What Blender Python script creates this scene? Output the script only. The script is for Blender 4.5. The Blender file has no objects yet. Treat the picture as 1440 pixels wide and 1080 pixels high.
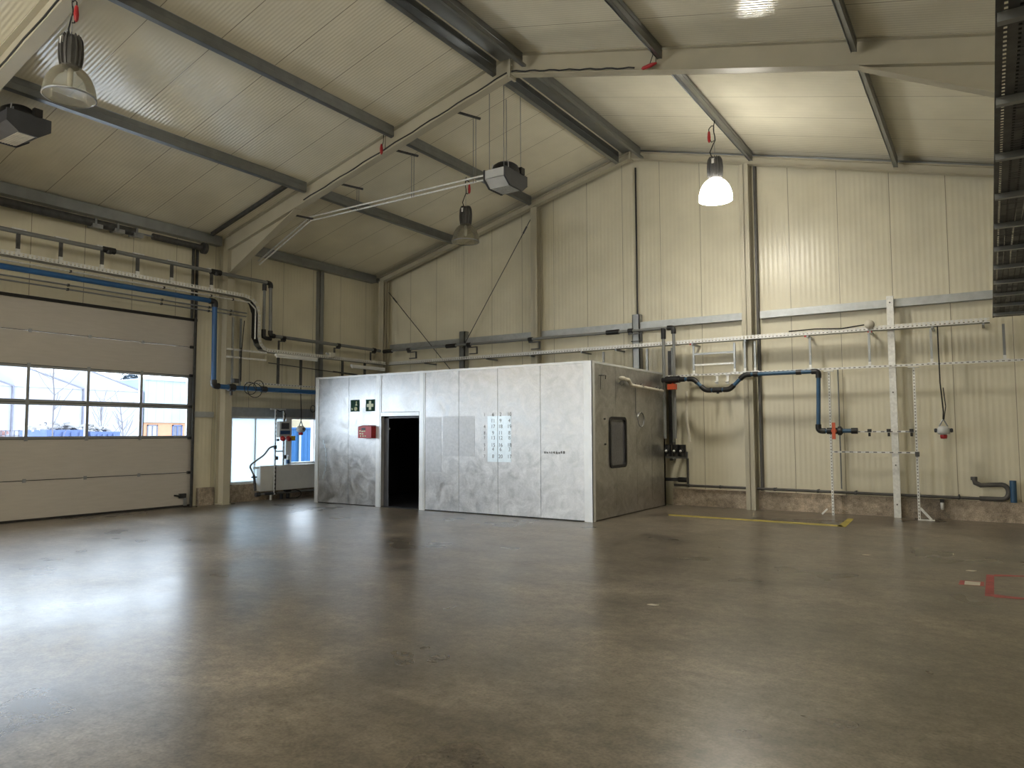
import bpy, bmesh, math, random
from mathutils import Vector, Matrix
random.seed(7)
SC = bpy.context.scene
COL = SC.collection

# ------------------------------------------------------------------ camera
cam_d = bpy.data.cameras.new('camera')
cam_d.sensor_width = 36.0
cam_d.lens = 25.6800
cam_d.clip_end = 400
cam = bpy.data.objects.new('camera', cam_d)
COL.objects.link(cam)
cam.matrix_world = Matrix.Translation((0, 0, 1.65)) @ Matrix([[0.836515, 0.038691, 0.546577], [0.547936, -0.053617, -0.8348], [-0.002993, 0.997812, -0.066052]]).to_4x4()
SC.camera = cam

# ------------------------------------------------------------------ sky, exposure
W = bpy.data.worlds.new('world')
SC.world = W
W.use_nodes = True
wn = W.node_tree.nodes
wn['Background'].inputs[0].default_value = (0.86, 0.93, 1.0, 1)
wn['Background'].inputs[1].default_value = 8.0
SC.view_settings.view_transform = 'Standard'
SC.view_settings.look = 'None'
SC.view_settings.gamma = 1.0
SC.view_settings.use_curve_mapping = False
SC.view_settings.exposure = 0.34
LAMP_L = 28.0          # radiance of a burning bay-light dome
LENS_L = 112.0         # radiance of its open underside
TUBE_L = 160.0  # radiance of the added tube light

YF0 = -7.0
# the openings that let daylight in are sampled as portals
def portal(name, loc, rot, sx, sy):
    l = bpy.data.lights.new(name, 'AREA')
    l.shape = 'RECTANGLE'; l.size = sx; l.size_y = sy
    l.cycles.is_portal = True
    o = bpy.data.objects.new(name, l); COL.objects.link(o)
    o.location = loc; o.rotation_euler = rot
portal('portal_door', (-15.42, 7.45, 2.25), (0, -math.pi/2, 0), 1.5, 5.0)
portal('portal_window', (-15.5, 12.35, 1.2), (0, -math.pi/2, 0), 1.75, 2.6)
portal('portal_added_gate', (-12.8, YF0-.1, 2.2), (math.pi/2, 0, 0), 2.8, 4.4)  # daylight through the added gateway
portal('portal_added_door', (-15.42, 1.5, 2.25), (0, -math.pi/2, 0), 1.5, 5.0)  # daylight through the added second door

# ------------------------------------------------------------------ materials
def new_mat(name):
    m = bpy.data.materials.new(name); m.use_nodes = True
    nt = m.node_tree
    return m, nt, nt.nodes, nt.links, nt.nodes['Principled BSDF']

def ramp(N, a, b, p0=0.3, p1=0.7):
    r = N.new('ShaderNodeValToRGB')
    r.color_ramp.elements[0].position = p0; r.color_ramp.elements[1].position = p1
    r.color_ramp.elements[0].color = (*a, 1); r.color_ramp.elements[1].color = (*b, 1)
    return r

def mat(name, c, rough=0.5, metal=0.0, var=0.12, scale=6.0, bump=0.0, spec=0.5, rvar=0.0, stretch=(1, 1, 1)):
    """plain surface with a little procedural mottling of colour and gloss"""
    m, nt, N, Lk, P = new_mat(name)
    g = N.new('ShaderNodeNewGeometry')
    mp = N.new('ShaderNodeMapping'); mp.inputs['Scale'].default_value = stretch
    n = N.new('ShaderNodeTexNoise'); n.inputs['Scale'].default_value = scale; n.inputs['Detail'].default_value = 5
    Lk.new(g.outputs['Position'], mp.inputs[0]); Lk.new(mp.outputs[0], n.inputs['Vector'])
    lo = tuple(max(0, x*(1-var)) for x in c); hi = tuple(min(1, x*(1+var)) for x in c)
    r = ramp(N, lo, hi); Lk.new(n.outputs['Fac'], r.inputs[0]); Lk.new(r.outputs[0], P.inputs['Base Color'])
    P.inputs['Roughness'].default_value = rough; P.inputs['Metallic'].default_value = metal
    P.inputs['Specular IOR Level'].default_value = spec
    if rvar:
        mr = N.new('ShaderNodeMapRange'); mr.inputs['To Min'].default_value = rough-rvar; mr.inputs['To Max'].default_value = rough+rvar
        mr.inputs['From Min'].default_value = 0.3; mr.inputs['From Max'].default_value = 0.7
        Lk.new(n.outputs['Fac'], mr.inputs[0]); Lk.new(mr.outputs[0], P.inputs['Roughness'])
    if bump:
        b = N.new('ShaderNodeBump'); b.inputs['Strength'].default_value = bump; b.inputs['Distance'].default_value = 0.01
        Lk.new(n.outputs['Fac'], b.inputs['Height']); Lk.new(b.outputs[0], P.inputs['Normal'])
    return m

def rib_mat(name, c, axis, period, seam, phase, rough=0.35, rib_d=0.0012, spec=0.5):
    """coated sandwich panel: fine pressed ribs and a dark joint every `seam` metres along `axis`"""
    m, nt, N, Lk, P = new_mat(name)
    g = N.new('ShaderNodeNewGeometry'); s = N.new('ShaderNodeSeparateXYZ'); Lk.new(g.outputs['Position'], s.inputs[0])
    co = s.outputs['XYZ'.index(axis)]
    def mth(op, a, b=None):
        k = N.new('ShaderNodeMath'); k.operation = op
        for i, v in enumerate((a, b)):
            if v is None: continue
            if isinstance(v, (int, float)): k.inputs[i].default_value = v
            else: Lk.new(v, k.inputs[i])
        return k.outputs[0]
    u = mth('ADD', co, 200.0*seam - phase)
    fr = mth('MODULO', u, seam)
    joint = mth('LESS_THAN', fr, 0.012)
    n = N.new('ShaderNodeTexNoise'); n.inputs['Scale'].default_value = 1.3; n.inputs['Detail'].default_value = 6
    Lk.new(g.outputs['Position'], n.inputs['Vector'])
    r = ramp(N, tuple(x*0.93 for x in c), tuple(min(1, x*1.05) for x in c)); Lk.new(n.outputs['Fac'], r.inputs[0])
    mx = N.new('ShaderNodeMix'); mx.data_type = 'RGBA'
    Lk.new(joint, mx.inputs[0]); Lk.new(r.outputs[0], mx.inputs[6]); mx.inputs[7].default_value = (c[0]*.42, c[1]*.40, c[2]*.37, 1)
    Lk.new(mx.outputs[2], P.inputs['Base Color'])
    P.inputs['Roughness'].default_value = rough; P.inputs['Specular IOR Level'].default_value = spec
    h = mth('MULTIPLY', mth('SINE', mth('MULTIPLY', co, 2*math.pi/period)), rib_d)
    b = N.new('ShaderNodeBump'); b.inputs['Strength'].default_value = 1.0; b.inputs['Distance'].default_value = 1.0
    Lk.new(h, b.inputs['Height']); Lk.new(b.outputs[0], P.inputs['Normal'])
    return m

def glass_mat(name, tint=(0.92, 0.96, 1.0), gloss=0.12, diff=0.0, dcol=(1, 1, 1), rough=0.02):
    m, nt, N, Lk, P = new_mat(name)
    N.remove(P)
    t = N.new('ShaderNodeBsdfTransparent'); t.inputs[0].default_value = (*tint, 1)
    gl = N.new('ShaderNodeBsdfGlossy'); gl.inputs['Roughness'].default_value = rough
    fz = N.new('ShaderNodeLayerWeight'); fz.inputs[0].default_value = gloss
    mx = N.new('ShaderNodeMixShader'); Lk.new(fz.outputs['Fresnel'], mx.inputs[0]); Lk.new(t.outputs[0], mx.inputs[1]); Lk.new(gl.outputs[0], mx.inputs[2])
    out = mx.outputs[0]
    if diff:
        d = N.new('ShaderNodeBsdfDiffuse'); d.inputs[0].default_value = (*dcol, 1)
        tl = N.new('ShaderNodeBsdfTranslucent'); tl.inputs[0].default_value = (*dcol, 1)
        ad = N.new('ShaderNodeMixShader'); ad.inputs[0].default_value = 0.7
        Lk.new(d.outputs[0], ad.inputs[1]); Lk.new(tl.outputs[0], ad.inputs[2])
        m2 = N.new('ShaderNodeMixShader'); m2.inputs[0].default_value = diff
        Lk.new(out, m2.inputs[1]); Lk.new(ad.outputs[0], m2.inputs[2]); out = m2.outputs[0]
    Lk.new(out, N['Material Output'].inputs[0])
    return m

def emit_mat(name, c, s):
    m, nt, N, Lk, P = new_mat(name)
    P.inputs['Base Color'].default_value = (*c, 1)
    P.inputs['Emission Color'].default_value = (*c, 1); P.inputs['Emission Strength'].default_value = s
    return m

CREAM = (0.69, 0.645, 0.50)
M = {}
M['wall'] = rib_mat('cream wall panel', CREAM, 'X', 0.1, 0.965, -0.57, rough=0.33)
M['wall_y'] = rib_mat('cream side wall panel', CREAM, 'Y', 0.1, 1.0, 0.50, rough=0.36)
M['roof'] = rib_mat('cream roof panel', (0.82, 0.77, 0.62), 'Y', 0.0625, 1.0, 0.65, rough=0.12, rib_d=0.0010, spec=1.0)
M['frame'] = mat('cream frame paint', (0.47, 0.435, 0.335), 0.45, var=0.06, scale=2)
M['door'] = mat('door skin', (0.49, 0.455, 0.41), 0.5, var=0.04, scale=3, bump=0.02, stretch=(1, 1, 8))
M['galv'] = mat('galvanised steel', (0.29, 0.305, 0.315), 0.36, 0.88, var=0.10, scale=5, rvar=0.07)
M['galv_mid'] = mat('zinc sheet', (0.42, 0.44, 0.45), 0.4, 0.7, var=0.10, scale=9)
M['galv_light'] = mat('bright zinc strut', (0.74, 0.74, 0.72), 0.42, 0.45, var=0.12, scale=20)
M['galv_dark'] = mat('weathered steel', (0.085, 0.085, 0.085), 0.5, 0.5, var=0.25, scale=10)
M['alu'] = mat('aluminium profile', (0.30, 0.31, 0.32), 0.4, 0.7, var=0.08)
M['black'] = mat('black plastic', (0.012, 0.012, 0.013), 0.45, var=0.2)
M['rubber'] = mat('black rubber', (0.018, 0.017, 0.016), 0.75, var=0.2)
M['grey_pipe'] = mat('grey pipe', (0.20, 0.205, 0.20), 0.4, var=0.08)
M['dark_pipe'] = mat('dark grey pipe', (0.085, 0.08, 0.075), 0.5, var=0.2)
M['blue_pipe'] = mat('blue pipe', (0.02, 0.095, 0.25), 0.42, var=0.1)
M['slate_pipe'] = mat('slate blue pipe', (0.035, 0.10, 0.19), 0.42, var=0.1)
M['cream_pipe'] = mat('cream pipe', (0.62, 0.58, 0.48), 0.45)
M['slot'] = mat('strut slot', (0.20, 0.19, 0.17), 0.6, var=0.1)
M['white'] = mat('white enamel', (0.80, 0.81, 0.80), 0.35, var=0.03)
M['white_plastic'] = mat('white plastic', (0.75, 0.75, 0.73), 0.4, var=0.04)
M['grey_box'] = mat('light grey casing', (0.55, 0.56, 0.56), 0.4, var=0.05)
M['dark_box'] = mat('dark grey casing and cabin shade', (0.05, 0.052, 0.06), 0.45, var=0.1)
M['lamp_body'] = mat('lamp ballast housing', (0.09, 0.088, 0.085), 0.42, var=0.1)
M['red'] = mat('signal red', (0.42, 0.02, 0.025), 0.4, var=0.06)
M['orange'] = mat('orange red plastic', (0.55, 0.09, 0.03), 0.42, var=0.06)
M['green'] = mat('sign green', (0.006, 0.045, 0.025), 0.55, var=0.05, spec=0.15)
M['sign_white'] = mat('sign cream white', (0.62, 0.66, 0.46), 0.4, var=0.03)
M['yellow'] = mat('yellow vinyl', (0.75, 0.55, 0.05), 0.45, var=0.1)
M['ink'] = mat('faded black ink', (0.09, 0.085, 0.075), 0.7, var=0.2)
M['blue_socket'] = mat('socket blue', (0.03, 0.08, 0.22), 0.4)
M['glass'] = glass_mat('clear pane')
M['frost'] = glass_mat('frosted pane', diff=0.95, dcol=(0.54, 0.61, 0.66))
M['acrylic'] = glass_mat('lamp acrylic', tint=(0.80, 0.78, 0.70), gloss=0.35, diff=0.22, dcol=(0.75, 0.72, 0.62), rough=0.12)
M['dark_glass'] = mat('smoked glass', (0.09, 0.09, 0.10), 0.15, 0.0, var=0.15, scale=30)
M['lamp_on'] = emit_mat('burning lamp', (1.0, 0.95, 0.84), LAMP_L)
M['lamp_fill'] = emit_mat('added fill lamp behind camera', (1.0, 0.95, 0.84), 130.0)
M['lens_on'] = emit_mat('burning lamp lens', (1.0, 0.95, 0.84), LENS_L)
M['added_tube_on'] = emit_mat('added burning tube', (1.0, 0.80, 0.50), TUBE_L)
M['film'] = mat('bright protective film', (0.62, 0.68, 0.70), 0.38, 0.85, var=0.05, scale=20)
M['film_grey'] = mat('grey adhesive patch', (0.46, 0.46, 0.46), 0.48, 0.93, var=0.08, scale=20)

def concrete(name, c, rough, spec=0.5, bump=0.25):
    m, nt, N, Lk, P = new_mat(name)
    g = N.new('ShaderNodeNewGeometry')
    def noise(sc, det, st=(1, 1, 1), dist=0.0):
        mp = N.new('ShaderNodeMapping'); mp.inputs['Scale'].default_value = st
        n = N.new('ShaderNodeTexNoise'); n.inputs['Scale'].default_value = sc; n.inputs['Detail'].default_value = det
        n.inputs['Distortion'].default_value = dist; n.inputs['Roughness'].default_value = 0.62
        Lk.new(g.outputs['Position'], mp.inputs[0]); Lk.new(mp.outputs[0], n.inputs['Vector']); return n.outputs['Fac']
    big = noise(0.5, 3); mid = noise(2.2, 3, (0.7, 1.0, 1)); fine = noise(11, 3); wav = noise(5.0, 2); grit = noise(48, 2)
    r1 = ramp(N, tuple(x*0.56 for x in c), tuple(x*1.46 for x in c), 0.30, 0.70); Lk.new(big, r1.inputs[0])
    r2 = ramp(N, (0.66, 0.655, 0.65), (1.36, 1.355, 1.35), 0.28, 0.72); Lk.new(mid, r2.inputs[0])
    gm = N.new('ShaderNodeMath'); gm.operation = 'MULTIPLY_ADD'; Lk.new(grit, gm.inputs[0]); gm.inputs[1].default_value = 0.5
    hf = N.new('ShaderNodeMath'); hf.operation = 'MULTIPLY'; Lk.new(fine, hf.inputs[0]); hf.inputs[1].default_value = 0.5; Lk.new(hf.outputs[0], gm.inputs[2])
    r3 = ramp(N, (0.50, 0.50, 0.50), (1.55, 1.55, 1.55), 0.33, 0.67); Lk.new(gm.outputs[0], r3.inputs[0])
    a = N.new('ShaderNodeMix'); a.data_type = 'RGBA'; a.blend_type = 'MULTIPLY'; a.inputs[0].default_value = 1
    Lk.new(r1.outputs[0], a.inputs[6]); Lk.new(r2.outputs[0], a.inputs[7])
    b = N.new('ShaderNodeMix'); b.data_type = 'RGBA'; b.blend_type = 'MULTIPLY'; b.inputs[0].default_value = 1
    Lk.new(a.outputs[2], b.inputs[6]); Lk.new(r3.outputs[0], b.inputs[7]); Lk.new(b.outputs[2], P.inputs['Base Color'])
    mr = N.new('ShaderNodeMapRange'); mr.inputs['From Min'].default_value = 0.3; mr.inputs['From Max'].default_value = 0.7
    mr.inputs['To Min'].default_value = rough-0.05; mr.inputs['To Max'].default_value = rough+0.07
    Lk.new(big, mr.inputs[0]); Lk.new(mr.outputs[0], P.inputs['Roughness'])
    P.inputs['Specular IOR Level'].default_value = spec
    bp = N.new('ShaderNodeBump'); bp.inputs['Strength'].default_value = bump; bp.inputs['Distance'].default_value = 0.004
    Lk.new(wav, bp.inputs['Height']); Lk.new(bp.outputs[0], P.inputs['Normal'])
    return m
M['floor'] = concrete('polished concrete', (0.146, 0.124, 0.096), 0.30, 0.6, 0.12)
M['plinth'] = concrete('cast concrete plinth', (0.36, 0.30, 0.235), 0.75, 0.3)
M['ground'] = mat('pale asphalt', (0.72, 0.72, 0.72), 0.9, var=0.1, scale=1)

def cabin_mat(name, c, rough):
    m, nt, N, Lk, P = new_mat(name)
    g = N.new('ShaderNodeNewGeometry')
    n = N.new('ShaderNodeTexNoise'); n.inputs['Scale'].default_value = 3.0; n.inputs['Detail'].default_value = 8; n.inputs['Distortion'].default_value = 1.5
    v = N.new('ShaderNodeTexVoronoi'); v.inputs['Scale'].default_value = 38
    Lk.new(g.outputs['Position'], n.inputs['Vector']); Lk.new(g.outputs['Position'], v.inputs['Vector'])
    r = ramp(N, tuple(x*0.78 for x in c), tuple(min(1, x*1.16) for x in c), 0.32, 0.68); Lk.new(n.outputs['Fac'], r.inputs[0])
    r2 = ramp(N, (0.90, 0.90, 0.90), (1.06, 1.06, 1.06), 0.0, 1.0); Lk.new(v.outputs['Color'], r2.inputs[0])
    a = N.new('ShaderNodeMix'); a.data_type = 'RGBA'; a.blend_type = 'MULTIPLY'; a.inputs[0].default_value = 1
    Lk.new(r.outputs[0], a.inputs[6]); Lk.new(r2.outputs[0], a.inputs[7]); Lk.new(a.outputs[2], P.inputs['Base Color'])
    P.inputs['Metallic'].default_value = 0.93
    mr = N.new('ShaderNodeMapRange'); mr.inputs['From Min'].default_value = 0.3; mr.inputs['From Max'].default_value = 0.7
    mr.inputs['To Min'].default_value = rough-0.08; mr.inputs['To Max'].default_value = rough+0.10
    Lk.new(n.outputs['Fac'], mr.inputs[0]); Lk.new(mr.outputs[0], P.inputs['Roughness'])
    bp = N.new('ShaderNodeBump'); bp.inputs['Strength'].default_value = 0.12; bp.inputs['Distance'].default_value = 0.01
    Lk.new(n.outputs['Fac'], bp.inputs['Height']); Lk.new(bp.outputs[0], P.inputs['Normal'])
    return m
M['cabin'] = cabin_mat('spangled sheet metal', (0.515, 0.51, 0.50), 0.37)
M['cabin_trim'] = mat('pale metal trim', (0.74, 0.75, 0.75), 0.4, 0.5, var=0.05)

# ------------------------------------------------------------------ mesh helpers
class MB:
    def __init__(s): s.v = []; s.f = []; s.sm = []
    def add(s, vs, fs, smooth=False):
        k = len(s.v); s.v += [Vector(v) for v in vs]
        s.f += [tuple(i+k for i in f) for f in fs]; s.sm += [smooth]*len(fs); return s
    def box(s, a, b):
        x0, y0, z0 = (min(a[i], b[i]) for i in range(3)); x1, y1, z1 = (max(a[i], b[i]) for i in range(3))
        return s.add([(x0,y0,z0),(x1,y0,z0),(x1,y1,z0),(x0,y1,z0),(x0,y0,z1),(x1,y0,z1),(x1,y1,z1),(x0,y1,z1)],
              [(0,3,2,1),(4,5,6,7),(0,1,5,4),(1,2,6,5),(2,3,7,6),(3,0,4,7)])
    def cbox(s, c, d): return s.box([c[i]-d[i]/2 for i in range(3)], [c[i]+d[i]/2 for i in range(3)])
    def prism(s, poly, ext):
        e = Vector(ext); n = len(poly); p = [Vector(q) for q in poly]
        return s.add(p+[q+e for q in p], [tuple(range(n))[::-1], tuple(range(n, 2*n))]+[(i, (i+1)%n, n+(i+1)%n, n+i) for i in range(n)])
    def bar(s, p, q, w, h, up=(0, 0, 1)):
        p, q = Vector(p), Vector(q); d = (q-p).normalized(); u = Vector(up)
        if abs(d.dot(u)) > .98: u = Vector((0, 1, 0))
        r = d.cross(u).normalized(); u = r.cross(d)
        return s.prism([p+r*w/2*a+u*h/2*b for a, b in ((-1,-1),(1,-1),(1,1),(-1,1))], q-p)
    def tube(s, pts, r, seg=10, cap=True):
        P = [Vector(p) for p in pts]; P = [p for i, p in enumerate(P) if i == 0 or (p-P[i-1]).length > 1e-6]
        n = len(P); T = []
        for i in range(n):
            t = Vector((0, 0, 0))
            if i: t += (P[i]-P[i-1]).normalized()
            if i < n-1: t += (P[i+1]-P[i]).normalized()
            T.append(t.normalized() if t.length > 1e-6 else (P[i]-P[i-1]).normalized())
        u = Vector((0, 0, 1)) if abs(T[0].z) < .9 else Vector((1, 0, 0))
        V = []
        for i in range(n):
            u = (u - T[i]*u.dot(T[i])).normalized(); w = T[i].cross(u)
            k = 1.0
            if 0 < i < n-1: k = 1/max(.5, T[i].dot((P[i]-P[i-1]).normalized()))
            for j in range(seg):
                a = 2*math.pi*j/seg; V.append(P[i]+(u*math.cos(a)+w*math.sin(a))*r*(1 if n < 4 else min(k, 1.1)))
        F = [(i*seg+j, i*seg+(j+1)%seg, (i+1)*seg+(j+1)%seg, (i+1)*seg+j) for i in range(n-1) for j in range(seg)]
        s.add(V, F, True)
        if cap: s.add(V[:seg], [tuple(range(seg))[::-1]]); s.add(V[-seg:], [tuple(range(seg))])
        return s
    def lathe(s, c, prof, seg=32, axis=(0, 0, 1), cap=False):
        c = Vector(c); a = Vector(axis).normalized(); u = a.orthogonal().normalized(); w = a.cross(u)
        V = [c + a*z + (u*math.cos(2*math.pi*j/seg)+w*math.sin(2*math.pi*j/seg))*r for r, z in prof for j in range(seg)]
        n = len(prof)
        s.add(V, [(i*seg+j, i*seg+(j+1)%seg, (i+1)*seg+(j+1)%seg, (i+1)*seg+j) for i in range(n-1) for j in range(seg)], True)
        if cap: s.add(V[:seg], [tuple(range(seg))[::-1]]); s.add(V[-seg:], [tuple(range(seg))])
        return s
    def base(s):
        xs = [v.x for v in s.v]; ys = [v.y for v in s.v]; zs = [v.z for v in s.v]
        return Vector(((min(xs)+max(xs))/2, (min(ys)+max(ys))/2, min(zs)))
    def build(s, name, m, parent=None):
        o0 = s.base() if parent is None else Vector(WLOC[parent.as_pointer()])
        me = bpy.data.meshes.new(name)
        me.from_pydata([v-o0 for v in s.v], [], s.f)
        me.polygons.foreach_set('use_smooth', s.sm)
        me.materials.append(M[m] if isinstance(m, str) else m); me.update()
        bm = bmesh.new(); bm.from_mesh(me); bmesh.ops.recalc_face_normals(bm, faces=bm.faces); bm.to_mesh(me); bm.free()
        o = bpy.data.objects.new(name, me); COL.objects.link(o)
        if parent is None:
            o.location = o0; WLOC[o.as_pointer()] = tuple(o0)
        else:
            o.parent = parent; WLOC[o.as_pointer()] = tuple(o0)
        return o
WLOC = {}

def tag(o, label=None, cat=None, group=None, kind=None):
    if label: o['label'] = label
    if cat: o['category'] = cat
    if group: o['group'] = group
    if kind: o['kind'] = kind
    return o
def thing(name, label, cat, loc, group=None, kind=None):
    o = bpy.data.objects.new(name, None); COL.objects.link(o); o.location = loc; o.empty_display_size = .2
    WLOC[o.as_pointer()] = tuple(loc)
    return tag(o, label, cat, group, kind)
def struct(name, mb, m, label, cat):
    return tag(mb.build(name, m), label, cat, None, 'structure')
def solo(name, mb, m, label, cat, group=None):
    return tag(mb.build(name, m), label, cat, group)
def part_label(o, label): o['label'] = label; return o
def copy_tree(o, parent=None):
    c = o.copy(); COL.objects.link(c)
    if parent is not None: c.parent = parent
    for ch in o.children: copy_tree(ch, c)
    return c
def text_mb(txt, size, origin, right, up, depth=0.002):
    """flat raised lettering made from a font outline"""
    cu = bpy.data.curves.new('lettering', 'FONT'); cu.body = txt; cu.size = size; cu.align_x = 'CENTER'; cu.align_y = 'CENTER'
    to = bpy.data.objects.new('lettering', cu); COL.objects.link(to)
    dg = bpy.context.evaluated_depsgraph_get(); dg.update()
    me = bpy.data.meshes.new_from_object(to.evaluated_get(dg))
    mb = MB(); r, u, o = Vector(right), Vector(up), Vector(origin)
    mb.add([o+r*v.co.x+u*v.co.y for v in me.vertices], [tuple(p.vertices) for p in me.polygons])
    bpy.data.objects.remove(to); bpy.data.curves.remove(cu); bpy.data.meshes.remove(me)
    return mb
def corner_pts(a, b, c, r, n=5):
    """round the corner at b"""
    a, b, c = Vector(a), Vector(b), Vector(c)
    p = b+(a-b).normalized()*r; q = b+(c-b).normalized()*r
    return [(p*(1-t)**2+b*2*t*(1-t)+q*t*t) for t in [i/n for i in range(n+1)]]
def run(root, pts, r, mp, mf, rf=1.45, lf=0.11, seg=10, pname='pipe', fname='elbow', skip=()):
    """a pipe run: one pipe mesh per straight length and a separate elbow at each corner"""
    P = [Vector(p) for p in pts]
    for i in range(len(P)-1):
        MB().tube([P[i], P[i+1]], r, seg).build(pname, mp, root)
    for i in range(1, len(P)-1):
        if i in skip: continue
        MB().tube([P[i]+(P[i-1]-P[i]).normalized()*lf] + corner_pts(P[i-1], P[i], P[i+1], lf*.55) + [P[i]+(P[i+1]-P[i]).normalized()*lf], r*rf, seg).build(fname, mf, root)

# ------------------------------------------------------------------ building shell
XL, XR, YB, YF = -15.3, 1.4, 16.1, -7.0
RX, RZ, SL = -6.95, 8.42, 0.257
def zr(x): return RZ - SL*abs(x-RX)
ZE = zr(XL)

struct('floor', MB().box((XL-.3, YF-.3, -.25), (XR+.3, YB+.3, 0)), 'floor', 'polished grey brown concrete floor with cloudy trowel marks', 'floor')
c = MB()
for xa, xb in ((XL-.3, RX), (RX, XR+.3)):
    c.prism([(xa, YF-.3, zr(xa)), (xb, YF-.3, zr(xb)), (xb, YF-.3, zr(xb)+.12), (xa, YF-.3, zr(xa)+.12)], (0, YB-YF+.6, 0))
struct('ceiling', c, 'roof', 'cream ribbed sandwich panel roof in two slopes', 'ceiling')
gable = lambda y0, y1: MB().prism([(XL-.3, y0, 0), (XR+.3, y0, 0), (XR+.3, y0, zr(XR+.3)), (RX, y0, RZ), (XL-.3, y0, zr(XL-.3))], (0, y1-y0, 0))
struct('wall_back', gable(YB, YB+.12), 'wall', 'cream ribbed panel gable wall at the far end', 'wall')
wf = gable(YF-.12, YF)
wf = MB()
wf.prism([(XL-.3, YF-.12, 4.4), (XR+.3, YF-.12, 4.4), (XR+.3, YF-.12, zr(XR+.3)), (RX, YF-.12, RZ), (XL-.3, YF-.12, zr(XL-.3))], (0, .12, 0))
for xa, xb in ((XL-.3, -14.2), (-11.4, XR+.3)): wf.box((xa, YF-.12, 0), (xb, YF, 4.4))  # opening left as an added gateway, to let more daylight in
struct('wall_front', wf, 'wall', 'cream ribbed panel gable wall with an added open gateway behind the camera for daylight', 'wall')
struct('wall_right', MB().box((XR, YF, 0), (XR+.12, YB, zr(XR))), 'wall_y', 'cream ribbed panel wall on the right side', 'wall')
# left wall with two door openings, the nearer one added, and one window opening
DY0, DY1, DZ = 4.95, 9.98, 4.22
RY0, RY1 = -1.1, 3.93
WY0, WY1, WZ0, WZ1 = 11.0, 13.63, 0.40, 2.05
w = MB()
for y0, y1, z0, z1 in ((YF, RY0, 0, ZE), (RY0, RY1, DZ, ZE), (RY1, DY0, 0, ZE), (DY0, DY1, DZ, ZE), (DY1, WY0, 0, ZE),
                       (WY0, WY1, WZ1, ZE), (WY0, WY1, 0, WZ0), (WY1, YB, 0, ZE)):
    w.box((XL-.12, y0, z0), (XL, y1, z1))
struct('wall_left', w, 'wall_y', 'cream ribbed panel wall on the left with the roller door', 'wall')
p = MB().box((-6.1, 15.98, 0), (XR, YB, .37))
for x in (-4.42, -2.66, -1.72, .35): p.box((x, 15.975, 0), (x+.02, 15.98, .37))
struct('baseboard_back', p, 'plinth', 'pitted concrete plinth along the foot of the back wall', 'plinth')
struct('baseboard_left', MB().box((XL, 10.14, 0), (-15.18, 10.52, .40)).box((XL, 10.78, 0), (-15.18, 13.9, .40)), 'plinth', 'pale concrete plinth under the left window', 'plinth')
# galvanised rake flashing between roof and gable wall
f = MB()
for xa, xb in ((XL, RX), (RX, XR)):
    f.prism([(xa, 15.93, zr(xa)-.13), (xb, 15.93, zr(xb)-.13), (xb, 15.93, zr(xb)-.005), (xa, 15.93, zr(xa)-.005)], (0, .17, 0))
struct('trim_1', f, 'galv', 'grey galvanised flashing strip where the roof meets the back wall', 'flashing')
f = MB().box((XL, 10.0, 2.02), (XL+.07, 10.5, 2.15)).box((XL, 10.78, 2.06), (XL+.08, 13.5, 2.28))
struct('trim_2', f, 'galv_mid', 'galvanised lintel rail over the left window', 'lintel')

# ------------------------------------------------------------------ portal frames
def ibeam(mb, p, q, depth, fw=.18, tf=.016, tw=.012, top=None):
    """I-section between p and q (centres of the upper flange face), web in the plane y = const"""
    p, q = Vector(p), Vector(q); y = p.y
    d0 = depth if not isinstance(depth, tuple) else depth[0]; d1 = depth if not isinstance(depth, tuple) else depth[1]
    def slab(za, zb, wa): mb.prism([(p.x, y-wa/2, p.z-za[0]), (q.x, y-wa/2, q.z-za[1]), (q.x, y-wa/2, q.z-zb[1]), (p.x, y-wa/2, p.z-zb[0])], (0, wa, 0))
    slab((0, 0), (tf, tf), fw); slab((d0-tf, d1-tf), (d0, d1), fw); slab((tf, tf), (d0-tf, d1-tf), tw)
    return mb
def portal_frame(y, label):
    root = thing('portal_frame', label, 'steel frame', (RX, y, 0), 'steel portal frames')
    g = .006
    for s in (-1, 1):
        xe = RX+s*8.0
        ibeam(MB(), (RX+s*.012, y, zr(RX+.012)-g), (xe, y, zr(xe)-g), .38).build('rafter', 'frame', root)
        h = MB(); xa = RX+s*5.65; xb = RX+s*7.98
        za, zb = zr(xa)-.39, zr(xb)-.39
        h.prism([(xa, y-.006, za), (xb, y-.006, zb), (xb, y-.006, zb-.575)], (0, .012, 0))
        h.prism([(xa, y-.09, za), (xb, y-.09, zb-.575), (xb, y-.09, zb-.595), (xa, y-.09, za-.02)], (0, .18, 0))
        h.build('haunch', 'frame', root)
        cm = MB(); xo = RX+s*8.27; xi = RX+s*7.96
        ztop = zr(xe)-.03
        cm.box((xo-.008, y-.09, 0), (xo+.008, y+.09, ztop)).box((xi-.008, y-.09, 0), (xi+.008, y+.09, zr(xi)-.40))
        cm.box((min(xo, xi)+.008, y-.006, 0), (max(xo, xi)-.008, y+.006, ztop-.02))
        cm.box((min(xo, xi)-.03, y-.11, 0), (max(xo, xi)+.03, y+.11, .018))
        cm.build('column', 'frame', root)
    e = MB().box((RX-.02, y-.10, zr(RX)-.46), (RX+.02, y+.10, zr(RX)-.02))
    for z in (.10, .2, .3, .40):
        for yy in (-.06, .06): e.tube([(RX-.045, y+yy, RZ-.02-z), (RX+.045, y+yy, RZ-.02-z)], .014, 6)
    e.build('apex_plate', 'frame', root)
    return root
portal_frame(10.65, 'cream steel portal frame spanning the hall in front of the silver cabin')
portal_frame(4.55, 'cream steel portal frame cutting the top left corner, nearest the viewer')
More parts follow.
